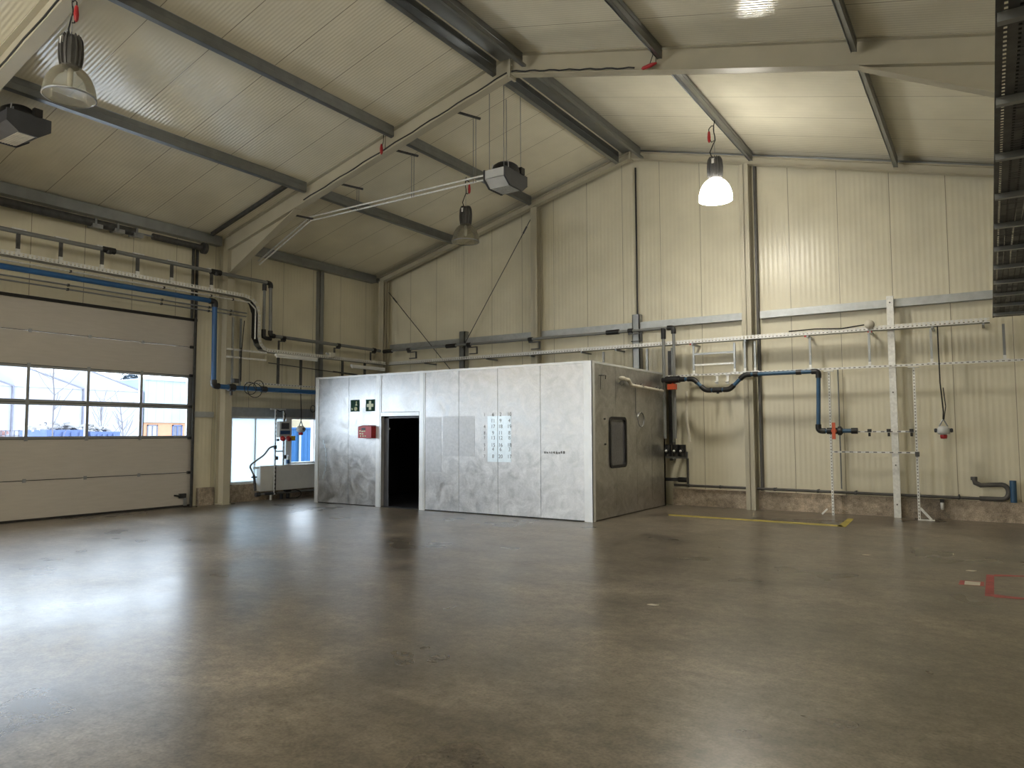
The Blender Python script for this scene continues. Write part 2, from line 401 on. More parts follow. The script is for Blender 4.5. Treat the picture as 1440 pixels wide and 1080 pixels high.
gf = thing('gable_frame', 'slim cream steel rafter pair along the top of the back wall', 'steel frame', (RX, 15.86, 0))
for s in (-1, 1):
    xe = RX+s*8.1
    ibeam(MB(), (RX+s*.012, 15.83, zr(RX+.012)-.10), (xe, 15.83, zr(xe)-.10), .17, .16).build('rafter', 'frame', gf)
MB().box((RX-.02, 15.74, RZ-.30), (RX+.02, 15.92, RZ-.09)).build('apex_plate', 'frame', gf)

def icol(name, x, y, w, d, z0, z1, m, label, cat, group=None):
    mb = MB().box((x-w/2, y-.006, z0), (x+w/2, y+.006, z1))
    mb.box((x-w/2, y-d/2, z0), (x+w/2, y-d/2+.012, z1)).box((x-w/2, y+d/2-.012, z0), (x+w/2, y+d/2, z1)).box((x-.006, y-d/2, z0), (x+.006, y+d/2, z1))
    return solo(name, mb, m, label, cat, group)
icol('corner_column', -14.87, 15.80, .19, .22, 0, zr(-14.87)-.28, 'frame', 'cream steel column standing in the far left corner', 'column', 'columns of the back wall')
icol('gable_column', -9.65, 15.88, .19, .22, 0, zr(-9.65)-.28, 'frame', 'cream steel column rising behind the silver cabin', 'column', 'columns of the back wall')
icol('gable_column', -4.30, 15.87, .20, .22, 0, zr(-4.30)-.28, 'frame', 'cream steel column right of the lit lamp, down to the floor', 'column', 'columns of the back wall')
solo('gap_strip', MB().box((-4.145, 15.96, .40), (-4.10, 16.1, zr(-4.1)-.15)), 'dark_pipe', 'dark narrow strip standing in for the dark gap beside the cream column', 'gap strip')  # solid dark strip drawn in place of the dark gap by the column
solo('conduit', MB().tube([(-6.93, 16.04, 3.75), (-6.93, 16.04, 8.0)], .022, 8), 'black', 'thin black conduit dropping from the ridge down the back wall', 'conduit')
po = thing('steel_post', 'bright galvanised square post bolted to the floor by the strut frame', 'post', (-1.56, 15.78, 0))
MB().box((-1.62, 15.815, 0), (-1.50, 15.895, 4.28)).build('shaft', 'galv_light', po)
for z in (.25, 1.0, 2.4, 4.15): MB().tube([(-1.56, 15.80, z), (-1.56, 15.82, z)], .014, 8).build('bolt', 'galv_dark', po)
# side wall post beside the left window
solo('wall_post', MB().box((-15.29, 13.60, 0), (-15.14, 13.615, ZE-.21)).box((-15.15, 13.60, 0), (-15.14, 13.74, ZE-.21)).box((-15.29, 13.725, 0), (-15.14, 13.74, ZE-.21)), 'galv', 'grey galvanised channel post on the left wall above the cabin corner', 'post')
for x, lab in ((-12.05, 'short galvanised bracket post on the back wall where the brace rods meet'), (-6.92, 'short galvanised bracket post on the back wall under the black conduit')):
    solo('bracket_post', MB().box((x-.09, 15.90, 2.6), (x+.09, 15.93, 4.42)).box((x-.09, 15.90, 2.6), (x-.07, 16.09, 4.42)).box((x+.07, 15.90, 2.6), (x+.09, 16.09, 4.42)), 'galv', lab, 'post', 'bracket posts')

# girts of the back wall
for xa, xb, lab in ((-14.75, -9.76, 'galvanised wall rail in the left bay of the back wall'), (-9.54, -4.42, 'galvanised wall rail in the middle bay of the back wall'), (-4.07, XR, 'galvanised wall rail in the right bay of the back wall')):
    g = MB().box((xa, 15.955, 4.08), (xb, 15.965, 4.235)).box((xa, 15.96, 4.225), (xb, 16.09, 4.235)).box((xa, 15.96, 4.08), (xb, 16.09, 4.09))
    solo('wall_rail', g, 'galv_mid', lab, 'rail', 'wall rails on the back wall')
# brace rods
for p, q, lab in (((-14.72, 15.86, 5.78), (-12.14, 15.86, 3.10), 'thin steel brace rod slanting down from the far left corner column'),
                  ((-9.77, 15.86, 7.20), (-12.0, 15.86, 3.95), 'thin steel brace rod slanting down from the column behind the cabin')):
    r_ = thing('brace_rod', lab, 'brace rod', q, 'brace rods')
    MB().tube([p, q], .012, 6).build('rod', 'galv_dark', r_)
    d = (Vector(q)-Vector(p)).normalized()
    MB().tube([Vector(p)+d*.25, Vector(p)+d*.45], .022, 8).build('turnbuckle', 'galv_dark', r_)

# eave beams
for y0, y1, sx, lab in ((10.72, 15.72, 1, 'galvanised eave beam above the left window bay'), (4.66, 10.52, 1, 'galvanised eave beam above the roller door'),
                        (10.78, 15.72, -1, 'galvanised eave beam along the right wall, far bay'), (4.66, 10.52, -1, 'galvanised eave beam along the right wall, middle bay')):
    x = XL if sx > 0 else XR
    z1 = zr(XL+.22)-.03; z0 = z1-.22
    g = MB().box((x+sx*.20, y0, z0), (x+sx*.21, y1, z1)).box((x+sx*.02, y0, z0), (x+sx*.20, y1, z0+.01)).box((x+sx*.02, y0, z1-.01), (x+sx*.20, y1, z1))
    solo('eave_beam', g, 'galv', lab, 'beam', 'eave beams')

# purlins, one length per bay
def purlin(x, y0, y1, lab, s=-1, d=.20, m='galv'):
    t = .008; z = zr(x)-.012
    k = -SL if x > RX else SL
    mb = MB()
    def pr(a, b, za, zb): mb.prism([(a, y0, za), (b, y0, za+(b-a)*k), (b, y0, zb+(b-a)*k), (a, y0, zb)], (0, y1-y0, 0))
    pr(x, x+s*.075, z-d, z-d+t)                # lower flange
    pr(x+s*.068, x+s*.075, z-d, z-d+.025)      # lip
    pr(x-t, x, z-d, z)                         # web
    pr(x-.075, x, z-t, z)                      # top flange
    mb.box((x+.0005, y0, z-d*.45), (x+.006, y1, z-d*.40))   # pressed stiffening groove edge
    return solo('roof_purlin', mb, m, lab, 'purlin', 'galvanised roof purlins')
bays = ((4.66, 10.54, 'in the middle bay'), (10.76, 15.72, 'in the far bay'), (-6.9, 4.44, 'in the near bay'))
for x, nm in ((-12.20, 'lower left'), (-9.68, 'upper left'), (-4.08, 'upper right'), (-1.32, 'lower right')):
    for y0, y1, bl in bays:
        purlin(x, y0, y1, 'grey galvanised roof purlin, %s slope, %s' % (nm, bl))
for x, nm, s in ((-7.22, 'left', -1), (-6.66, 'right', 1)):
    for y0, y1, bl in bays:
        purlin(x, y0, y1, 'grey galvanised ridge purlin on the %s of the roof ridge %s' % (nm, bl), s, .26)
for y0, y1, bl in bays:
    solo('ridge_flashing', MB().prism([(-7.13, y0, 8.30), (-6.76, y0, 8.30), (-6.76, y0, 8.312), (-7.13, y0, 8.312)], (0, y1-y0, 0)), 'galv', 'flat grey ridge strip between the two ridge purlins ' + bl, 'flashing', 'ridge strips')
# galvanised angle lying along the roof slope beside each left rafter
for y, bl in ((10.18, 'beside the rafter in front of the cabin'), (4.1, 'beside the nearest rafter')):
    xa, xb = -15.05, -12.32
    solo('roof_angle', MB().prism([(xa, y, zr(xa)-.09), (xb, y, zr(xb)-.09), (xb, y, zr(xb)-.012), (xa, y, zr(xa)-.012)], (0, .07, 0)), 'galv_dark', 'galvanised edge channel on the lower left roof ' + bl, 'channel', 'roof edge channels')

# ------------------------------------------------------------------ sectional door in the left wall
def sectional_door(name, y0, y1, label):
    root = thing(name, label, 'door', (XL, (y0+y1)/2, 0), None, 'structure')
    xf = XL+.01; xb = XL-.05
    edge = [.035, .765, 1.545, 2.255, 2.965, 3.62, 4.235]
    for i in (0, 1, 4, 5):
        z0, z1 = edge[i]+.006, edge[i+1]-.006
        n = 6; prof = []
        mb = MB().box((xb, y0+.005, z0), (xf-.006, y1-.005, z1))
        h = (z1-z0)
        mb.box((xf-.006, y0+.005, z0+.004), (xf, y1-.005, z1-.004))
        mb.build('door_panel', 'door', root)
    mul = [y1-.10]
    while mul[-1]-1.11 > y0+.4: mul.append(mul[-1]-1.11)
    mul.append(y0+.10)
    for i in (2, 3):
        z0, z1 = edge[i]+.003, edge[i+1]-.003
        fr = MB()
        fr.box((xb, y0+.005, z0), (xf, y1-.005, z0+.05)).box((xb, y0+.005, z1-.05), (xf, y1-.005, z1))
        for yy in mul[1:-1]: fr.box((xb, yy-.028, z0+.05), (xf+.004, yy+.028, z1-.05))
        fr.box((xb, y1-.128, z0+.05), (xf+.004, y1-.005, z1-.05)).box((xb, y0+.005, z0+.05), (xf+.004, y0+.13, z1-.05))
        fo = fr.build('window_frame', 'alu', root)
        for k in range(len(mul)-1):
            MB().box((XL-.03, mul[k+1]+.028, z0+.05), (XL-.024, mul[k]-.028, z1-.05)).build('pane', 'glass', fo)
    for z in edge[1:6]:
        s = MB().box((xf-.004, y0+.005, z-.006), (xf+.001, y1-.005, z+.006)).build('joint_seal', 'rubber', root)
        for yy in [m for m in mul[1:-1]]:
            MB().box((xf, yy-.03, z-.035), (xf+.015, yy+.03, z+.035)).build('hinge', 'alu', s)
        MB().box((xf, y1-.10, z-.03), (xf+.05, y1-.03, z+.03)).tube([(xf+.04, y1-.005, z), (xf+.04, y1+.03, z)], .022, 8).build('roller', 'black', s)
    MB().box((xb, y0+.005, .0), (xf+.006, y1-.005, .045)).build('bottom_seal', 'rubber', root)
    MB().box((XL-.02, y0-.02, 4.225), (xf+.03, y1+.06, 4.285)).build('top_seal', 'rubber', root)
    for yy, s in ((y1, 1), (y0, -1)):
        t = MB().box((XL+.002, yy+s*.0, 0), (XL+.09, yy+s*.012, 5.95)).box((XL+.002, yy+s*.0, 0), (XL+.012, yy+s*.07, 5.95)).box((XL+.075, yy-s*.04, 0), (XL+.09, yy+s*.012, 4.3))
        if s > 0: t.box((XL+.002, yy-.10, 4.29), (XL+.05, yy-.06, 5.95))
        t.build('track', 'galv_dark', root)
    # spring shaft under the eave
    zz, xx = 5.92, XL+.22
    MB().tube([(xx, y0-.05, zz), (xx, y1+.13, zz)], .018, 8).build('shaft', 'galv', root)
    MB().tube([(xx, y0+.1, zz), (xx, y1-1.55, zz)], .085, 14).tube([(xx, y1-1.18+.0, zz), (xx, y1-.005, zz)], .07, 14).build('torsion_spring', 'galv_dark', root)
    for yy in (y1+.07, y0-.0): MB().tube([(xx, yy-.05, zz), (xx, yy+.03, zz)], .13, 20).build('cable_drum', 'galv_dark', root)
    for yy in (y1-1.5, y1-1.9, y1-2.35): MB().box((XL+.005, yy-.10, zz-.07), (xx+.1, yy-.06, zz+.08)).box((xx-.02, yy-.14, zz-.11), (xx+.10, yy+.06, zz-.03)).build('spring_bracket', 'alu', root)
    # pull handle
    hb = MB().box((xf, y1-.28, .20), (xf+.05, y1-.12, .30)).tube([(xf+.03, y1-.28, .25), (xf+.03, y1-.40, .27)], .018, 8).build('handle', 'black', root)
    MB().box((xf+.01, y1-.17, .03), (xf+.05, y1-.10, .20)).build('latch', 'alu', hb)
    return root
sectional_door('door_1', DY0, DY1, 'grey sectional roller door with a double row of windows')
sectional_door('door_2_added', RY0, RY1, 'second grey sectional door added for daylight nearer the viewer, outside the view')  # unseen door, added for the light its windows bring

# ------------------------------------------------------------------ left window
wr = thing('window_1', 'low window in the left wall, frosted panes left and a clear pane right', 'window', (XL, 12.3, WZ0), None, 'structure')
fr = MB().box((XL-.11, WY0, WZ0), (XL+.005, WY1, WZ0+.07)).box((XL-.11, WY0, WZ1-.04), (XL+.005, WY1, WZ1)).box((XL-.11, WY0, WZ0), (XL+.005, WY0+.05, WZ1)).box((XL-.11, WY1-.04, WZ0), (XL+.005, WY1, WZ1))
fr.box((XL-.10, 11.73, WZ0), (XL-.02, 11.76, WZ1)).box((XL-.11, 12.66, WZ0), (XL+.01, 12.84, WZ1)).box((XL-.11, 12.84, .80), (XL+.005, WY1, .89))
fr.build('frame', 'white', wr)
MB().box((XL-.06, WY0+.05, WZ0+.07), (XL-.05, 11.73, WZ1-.04)).build('frosted_pane', 'frost', wr)
MB().box((XL-.06, 11.76, WZ0+.07), (XL-.05, 12.66, WZ1-.04)).build('frosted_pane', 'frost', wr)
MB().box((XL-.06, 12.84, .89), (XL-.05, WY1-.04, WZ1-.04)).build('clear_pane', 'glass', wr)
MB().box((XL-.06, 12.84, WZ0+.07), (XL-.05, WY1-.04, .80)).build('lower_panel', 'white', wr)
MB().box((XL-.12, WY0, WZ0-.02), (XL+.13, WY1, WZ0+.02)).build('sill', 'plinth', wr)

# ------------------------------------------------------------------ silver cabin
CX0, CX1, CY0, CY1, CH = -13.58, -6.17, 12.12, 15.72, 2.98
cab = thing('metal_cabin', 'large silver sheet metal cabin with a dark open doorway', 'cabin', ((CX0+CX1)/2, CY0, 0))
def front_panel(xa, xb, za=.02, zb=CH-.04, lab=None):
    o = MB().box((xa+.004, CY0, za), (xb-.004, CY0+.08, zb)).build('wall_panel', 'cabin', cab)
    return o
for xa, xb in ((-13.48, -12.47), (-12.47, -11.60), (-10.17, -9.26), (-9.26, -8.28), (-8.28, -7.28), (-7.28, -6.33)):
    front_panel(xa, xb)
part_label(MB().box((-11.44, CY0, 2.11), (-10.33, CY0+.08, CH-.04)).build('header_panel', 'cabin', cab), 'panel above the doorway')
MB().box((CX0, CY0-.012, 0), (-13.47, CY0+.08, CH)).build('corner_trim', 'cabin_trim', cab)
MB().box((-6.335, CY0-.012, 0), (CX1+.012, CY0-.0, CH)).box((CX1, CY0-.012, 0), (CX1+.012, CY0+.10, CH)).build('corner_trim', 'cabin_trim', cab)
for xa, xb in ((-11.60, -11.44), (-10.33, -10.17)):
    MB().box((xa+.01, CY0-.015, 0), (xb-.035, CY0+.09, CH-.01)).box((xb-.03, CY0-.010, 0), (xb, CY0+.09, CH-.01)).build('door_post', 'cabin_trim', cab)
MB().box((-11.44, CY0-.012, 2.02), (-10.33, CY0+.09, 2.10)).build('door_lintel', 'cabin_trim', cab)
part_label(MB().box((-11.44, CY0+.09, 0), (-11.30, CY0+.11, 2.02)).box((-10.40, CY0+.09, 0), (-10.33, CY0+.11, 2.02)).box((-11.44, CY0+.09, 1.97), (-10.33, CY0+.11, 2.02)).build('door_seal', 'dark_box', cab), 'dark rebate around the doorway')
MB().tube([(-11.30, CY0+.12, 1.72), (-11.30, CY0+.12, 1.76)], .02, 8).build('hinge', 'galv', cab)
MB().box((CX0, CY0-.014, CH-.04), (CX1, CY0+.08, CH)).build('top_trim', 'cabin_trim', cab)
MB().box((CX0, CY0+.01, 0), (CX1, CY0+.07, .02)).build('bottom_rail', 'rubber', cab)
MB().box((CX0, CY0+.085, CH-.06), (CX1-.08, CY1, CH-.005)).build('roof_panel', 'cabin', cab)
MB().box((CX0, CY0+.08, 0), (CX0+.08, CY1, CH-.06)).build('side_wall', 'dark_box', cab)  # dark colour stands in for the shade of the unlit interior
MB().box((CX0, CY1-.08, 0), (CX1, CY1, CH-.06)).build('rear_wall', 'dark_box', cab)  # inner shade put into the colour here too
MB().box((CX0+.08, CY0+.12, 0), (CX1-.08, CY1-.08, .012)).build('shade_floor', 'dark_box', cab)  # dark sheet added so the cabin floor looks unlit
ys = [CY0+.10, 13.15, 14.15, 14.95, CY1]
wy0, wy1, wz0, wz1 = 12.86, 13.60, .97, 1.93
for i in range(4):
    mb = MB()
    if i == 0:
        mb.box((CX1-.08, ys[0], .02), (CX1, wy0, CH-.04))
        mb.box((CX1-.08, wy0, .02), (CX1, ys[1]-.003, wz0)).box((CX1-.08, wy0, wz1), (CX1, ys[1]-.003, CH-.04))
    elif i == 1:
        mb.box((CX1-.08, ys[1]+.003, .02), (CX1, wy1, wz0)).box((CX1-.08, ys[1]+.003, wz1), (CX1, wy1, CH-.04)).box((CX1-.08, wy1, .02), (CX1, ys[2]-.003, CH-.04))
    else:
        mb.box((CX1-.08, ys[i]+.003, .02), (CX1, ys[i+1]-.003, CH-.04))
    mb.build('side_panel', 'cabin', cab)
MB().box((CX1-.08, CY0+.10, CH-.04), (CX1+.01, CY1, CH)).build('top_trim', 'cabin_trim', cab)
# rounded window in the side wall
def rrect(y0, y1, z0, z1, r, n=6):
    out = []
    for cy, cz, a0 in ((y1-r, z1-r, 0), (y0+r, z1-r, 90), (y0+r, z0+r, 180), (y1-r, z0+r, 270)):
        for i in range(n+1):
            a = math.radians(a0+90*i/n); out.append((cy+r*math.cos(a), cz+r*math.sin(a)))
    return out
o_ = rrect(wy0-.02, wy1+.02, wz0-.02, wz1+.02, .11); i_ = rrect(wy0+.035, wy1-.035, wz0+.035, wz1-.035, .08)
n = len(o_); gk = MB()
V = [(CX1+.022, a, b) for a, b in o_]+[(CX1+.022, a, b) for a, b in i_]+[(CX1-.02, a, b) for a, b in o_]+[(CX1-.06, a, b) for a, b in i_]
F = []
for k in range(n):
    j = (k+1) % n
    F += [(k, j, n+j, n+k), (k, 2*n+k, 2*n+j, j), (n+k, n+j, 3*n+j, 3*n+k)]
gk.add(V, F)
gw = part_label(gk.build('window_gasket', 'rubber', cab), 'black rubber gasket')
MB().prism([(CX1-.02, a, b) for a, b in rrect(wy0-.0, wy1+.0, wz0-.0, wz1+.0, .09)], (.012, 0, 0)).build('window_pane', 'dark_glass', gw)
# adhesive leftovers: bright film with rows of numerals, a grey patch and an illegible line
fm = part_label(MB().box((-8.53, CY0-.003, 1.06), (-8.285, CY0, 1.98)).box((-8.275, CY0-.003, 1.06), (-7.96, CY0, 1.98)).build('film_patch', 'film', cab), 'bright rectangle of film printed with rows of numerals')
rows = [('1', '6', '2', '10'), ('', '11', '9', '4'), ('4', '17', '18', '19'), ('8', '9', '11', '8'), ('7', '13', '12', '8'), ('5', '15', '16', '18'), ('3', '4', '6', '3'), ('7', '8', '20', '17')]
zs = [2.007, 1.879, 1.765, 1.637, 1.537, 1.395, 1.310, 1.168]
for xx, ci in ((-8.603, 0), (-8.392, 1), (-8.211, 2), (-7.998, 3)):
    for ri in range(8):
        if rows[ri][ci]:
            text_mb(rows[ri][ci], .105 if ci else .085, (xx, CY0-.0045, zs[ri]), (1, 0, 0), (0, 0, 1)).build('numeral', 'ink', fm)
for i_p, (xa, xb, za, zb) in enumerate(((-9.68, -9.27, 1.16, 1.99), (-9.25, -8.85, 1.16, 1.99), (-10.15, -9.72, .82, 1.98))):
    part_label(MB().box((xa, CY0-.002, za), (xb, CY0, zb)).build('adhesive_patch', 'film_grey', cab), 'dull grey patch where a sign was removed')
rs = random.Random(3); mk = MB(); x = -7.20
while x < -6.74:
    wd = rs.uniform(.012, .05)
    mk.prism([(x, CY0-.003, 1.235+rs.uniform(0, .02)), (x+wd, CY0-.003, 1.23+rs.uniform(0, .02)), (x+wd*.8, CY0-.003, 1.28+rs.uniform(-.02, .02)), (x+wd*.1, CY0-.003, 1.275+rs.uniform(-.01, .02))], (0, .0025, 0)); x += wd+rs.uniform(.004, .02)
part_label(tag(mk.build('glue_residue', 'dark_pipe', cab), kind='stuff'), 'broken line of brown glue residue')
tp = MB()
for k in range(9):
    a = -.9+1.8*k/8; tp.cbox((-13.40+.42*math.cos(a)*.62-.06, CY0-.002, 1.02+.52*math.sin(a)), (.03, .003, .10))
part_label(tag(tp.build('scuff_mark', 'film', cab), kind='stuff'), 'pale curved scuffs')
for y_, z_ in ((12.62, 1.90), (12.64, 1.42)):
    MB().tube([(CX1, y_, z_), (CX1+.03, y_, z_)], .018, 10).build('screw_cap', 'galv_dark', cab)
# signs and the red box on the cabin front
s1 = thing('safety_sign', 'dark green square sign with an eyewash pictogram, left of the pair', 'sign', (-12.243, CY0-.004, 2.177), 'green safety signs')
def sign_plate(root, x, z, w): MB().box((x-w/2, CY0-.012, z-w/2), (x+w/2, CY0, z+w/2)).build('plate', 'green', root)
x1, z1 = -12.264, 2.275
sign_plate(s1, x1, z1, .27)
g = MB()
g.lathe((x1+.03, CY0-.014, z1-.075), [(0, 0), (.05, 0), (.05, .003)], 18, (0, 1, 0)).prism([(x1+.015, CY0-.015, z1+.0), (x1+.085, CY0-.015, z1+.0), (x1+.06, CY0-.015, z1+.055), (x1+.04, CY0-.015, z1+.055)], (0, .004, 0))
g.lathe((x1+.05, CY0-.014, z1+.08), [(0, 0), (.022, 0), (.022, .003)], 14, (0, 1, 0)).prism([(x1-.10, CY0-.015, z1-.10), (x1-.055, CY0-.015, z1-.085), (x1-.10, CY0-.015, z1-.05)], (0, .004, 0))
g.build('pictogram', 'sign_white', s1)
s2 = thing('safety_sign', 'dark green square sign with a pale first aid cross', 'sign', (-11.761, CY0-.004, 2.167), 'green safety signs')
x2, z2 = -11.781, 2.272
sign_plate(s2, x2, z2, .27)
MB().box((x2-.035, CY0-.016, z2-.10), (x2+.035, CY0-.012, z2+.10)).box((x2-.10, CY0-.016, z2-.035), (x2-.035, CY0-.012, z2+.035)).box((x2+.035, CY0-.016, z2-.035), (x2+.10, CY0-.012, z2+.035)).build('cross', 'sign_white', s2)
xr_, zr_ = -11.805, 1.660
rb = thing('alarm_box', 'red wall box with pale lettering beside the cabin doorway', 'alarm box', (xr_, CY0, zr_-.15))
MB().box((xr_-.21, CY0-.15, zr_-.13), (xr_+.20, CY0, zr_+.13)).prism([(xr_-.21, CY0-.15, zr_+.13), (xr_+.20, CY0-.15, zr_+.13), (xr_+.20, CY0, zr_+.16), (xr_-.21, CY0, zr_+.16)], (0, 0, .001)).build('casing', 'red', rb)
MB().box((xr_-.10, CY0-.155, zr_+.05), (xr_+.02, CY0-.15, zr_+.10)).build('window', 'black', rb)
t = MB()
for dx, dz, wd in ((-.17, .03, .05), (-.10, .02, .06), (-.03, .025, .05), (-.16, -.03, .05), (-.09, -.035, .05), (-.14, -.085, .03), (-.07, -.085, .04), (0, -.085, .04)):
    t.box((xr_+dx, CY0-.153, zr_+dz-.012), (xr_+dx+wd, CY0-.15, zr_+dz+.014))
part_label(tag(t.build('lettering', 'sign_white', rb), kind='stuff'), 'faded pale lettering')

# pipe, cable and coil on the cabin's side wall
cp = thing('condensate_pipe', 'cream insulated pipe along the top of the cabin side', 'pipe', (CX1+.07, 13.2, 2.70))
run(cp, [(CX1, 13.350, 2.72), (CX1+.07, 13.350, 2.72), (CX1+.07, 13.62, 2.70), (CX1+.07, 13.75, 2.60), (CX1+.07, 15.45, 2.56)], .035, 'cream_pipe', 'cream_pipe', 1.2, .05)
for y_ in (13.3, 14.3, 15.2): MB().tube([(CX1, y_, 2.62), (CX1+.05, y_, 2.62)], .012, 6).lathe((CX1+.07, y_-.015, 2.62), [(.04, 0), (.046, .0), (.046, .03), (.04, .03)], 14, (0, 1, 0)).build('clip', 'galv', cp)
cc = thing('cable_coil', 'coiled grey cable hanging on the cabin side wall', 'cable', (CX1+.03, 14.242, 1.6))
yc, zc = 14.303, 1.910
pts = [(CX1+.032+.012*math.sin(a*.7), yc+.17*math.cos(a)*(1+.03*math.sin(3*a)), zc+.15*math.sin(a)) for a in [i*2*math.pi/24 for i in range(60)]]
MB().tube(pts, .008, 6).build('coil', 'alu', cc)
MB().tube([(CX1+.015, yc-.22, 2.66), (CX1+.015, yc-.22, zc+.15), (CX1+.015, yc-.14, zc+.08)], .007, 6).build('lead', 'alu', cc)
hk = solo('wall_hook', MB().tube([(CX1, 12.42, 2.72), (CX1+.05, 12.42, 2.72), (CX1+.05, 12.62, 2.73), (CX1+.04, 12.62, 2.66)], .008, 6).tube([(CX1+.03, 12.44, 2.72), (CX1+.03, 12.42, 2.45)], .006, 6), 'galv_dark', 'small wire hook at the front upper corner of the cabin side', 'hook')

# ------------------------------------------------------------------ bay lights
def bay_light(x, y, z, ztop, lit, label, grp='dome bay lights'):
    """z: rim of the dome; ztop: underside of the purlin it hangs from"""
    r = thing('bay_light', label, 'lamp', (x, y, z), grp)
    R_ = .305
    prof = []
    for i in range(13):
        a = math.radians(4+86*i/12)
        prof.append((R_*math.sin(a)**.85, .40*math.cos(a)))
    prof = [(.09, .40)] + [p for p in prof if p[0] > .095] + [(R_, -.0), (R_-.004, -.012)]
    MB().lathe((x, y, z), prof, 36).build('dome', ('lamp_on' if y > 8 else 'lamp_fill') if lit else 'acrylic', r)
    MB().lathe((x, y, z), [(R_+.004, .008), (R_+.007, -.012), (R_-.006, -.014)], 36).build('rim', 'alu', r)
    if lit:
        MB().lathe((x, y, z), [(0, -.055), (.12, -.045), (.22, -.03), (R_-.01, -.008)], 36).build('lens', 'lens_on', r)
    else:
        MB().lathe((x, y, z), [(0, -.012), (R_-.01, -.006)], 36).build('lens', 'acrylic', r)
        MB().lathe((x, y, z), [(.012, .38), (.03, .36), (.035, .25), (.03, .15), (0, .12)], 14).build('bulb', 'white', r)
    b = MB()
    for k in range(14):
        a0 = 2*math.pi*k/14
        ps = [(rad*math.cos(a0), rad*math.sin(a0), h) for rad, h in ((.105, .40), (.122, .50), (.125, .62), (.115, .74), (.085, .80))]
        for p0, p1 in zip(ps, ps[1:]): b.bar((x+p0[0], y+p0[1], z+p0[2]), (x+p1[0], y+p1[1], z+p1[2]), .012, .045, (math.cos(a0), math.sin(a0), 0))
    b.lathe((x, y, z), [(.0, .385), (.10, .385), (.105, .42), (.115, .5), (.118, .62), (.108, .73), (.08, .795), (0, .80)], 28)
    bo = b.build('ballast_housing', 'lamp_body', r)
    part_label(MB().box((x-.035, y-.130, z+.66), (x+.035, y-.118, z+.75)).build('rating_label', 'white_plastic', bo), 'pale sticker')
    part_label(MB().tube([(x, y, z+.80), (x, y, ztop)], .004, 6).build('wire', 'galv', r), 'thin steel suspension wire')
    pts = [(x-.05, y, z+.80), (x-.09, y, z+.92), (x-.03, y, z+1.05)] + [(x+.015*math.sin(k*1.2), y, z+1.05+(ztop-z-1.05)*k/6) for k in range(1, 7)]
    part_label(MB().tube(pts, .0095, 6).build('cable', 'rubber', r), 'black supply cable')
    zl = ztop-.10; sgn = 1 if x < -6 else -1
    lp = part_label(MB().tube([(x, y, zl), (x+sgn*.05, y, zl+.01), (x+sgn*.10, y, zl-.04), (x+sgn*.11, y, zl-.16), (x+sgn*.06, y, zl-.30), (x, y, zl-.28)], .009, 6).build('cable_loop', 'rubber', r), 'spare loop of cable')
    part_label(MB().lathe((x+sgn*.10, y, zl-.30), [(.01, 0), (.026, .03), (.032, .10), (.022, .20), (.008, .22)], 12).build('plug', 'red', lp), 'red plug')
    return r
bay_light(-9.77, 13.03, 5.95, 7.44, False, 'unlit glass dome lamp hanging behind the pipe in the middle of the hall')
bay_light(-4.12, 13.22, 5.95, 7.46, True, 'glowing white dome lamp hanging over the cabin side')
bay_light(-9.70, 4.50, 5.95, 7.31, False, 'large unlit dome lamp hanging nearest, at the top left')
for x, y in ((-4.12, -1.8), (-9.70, -1.8)):  # unseen lamps added to brighten the hall
    bay_light(x, y, 5.95, 7.31 if y > 0 else 7.46, True, 'added fill lamp with a burning dome, unseen behind the camera', 'added fill lamps behind the camera')

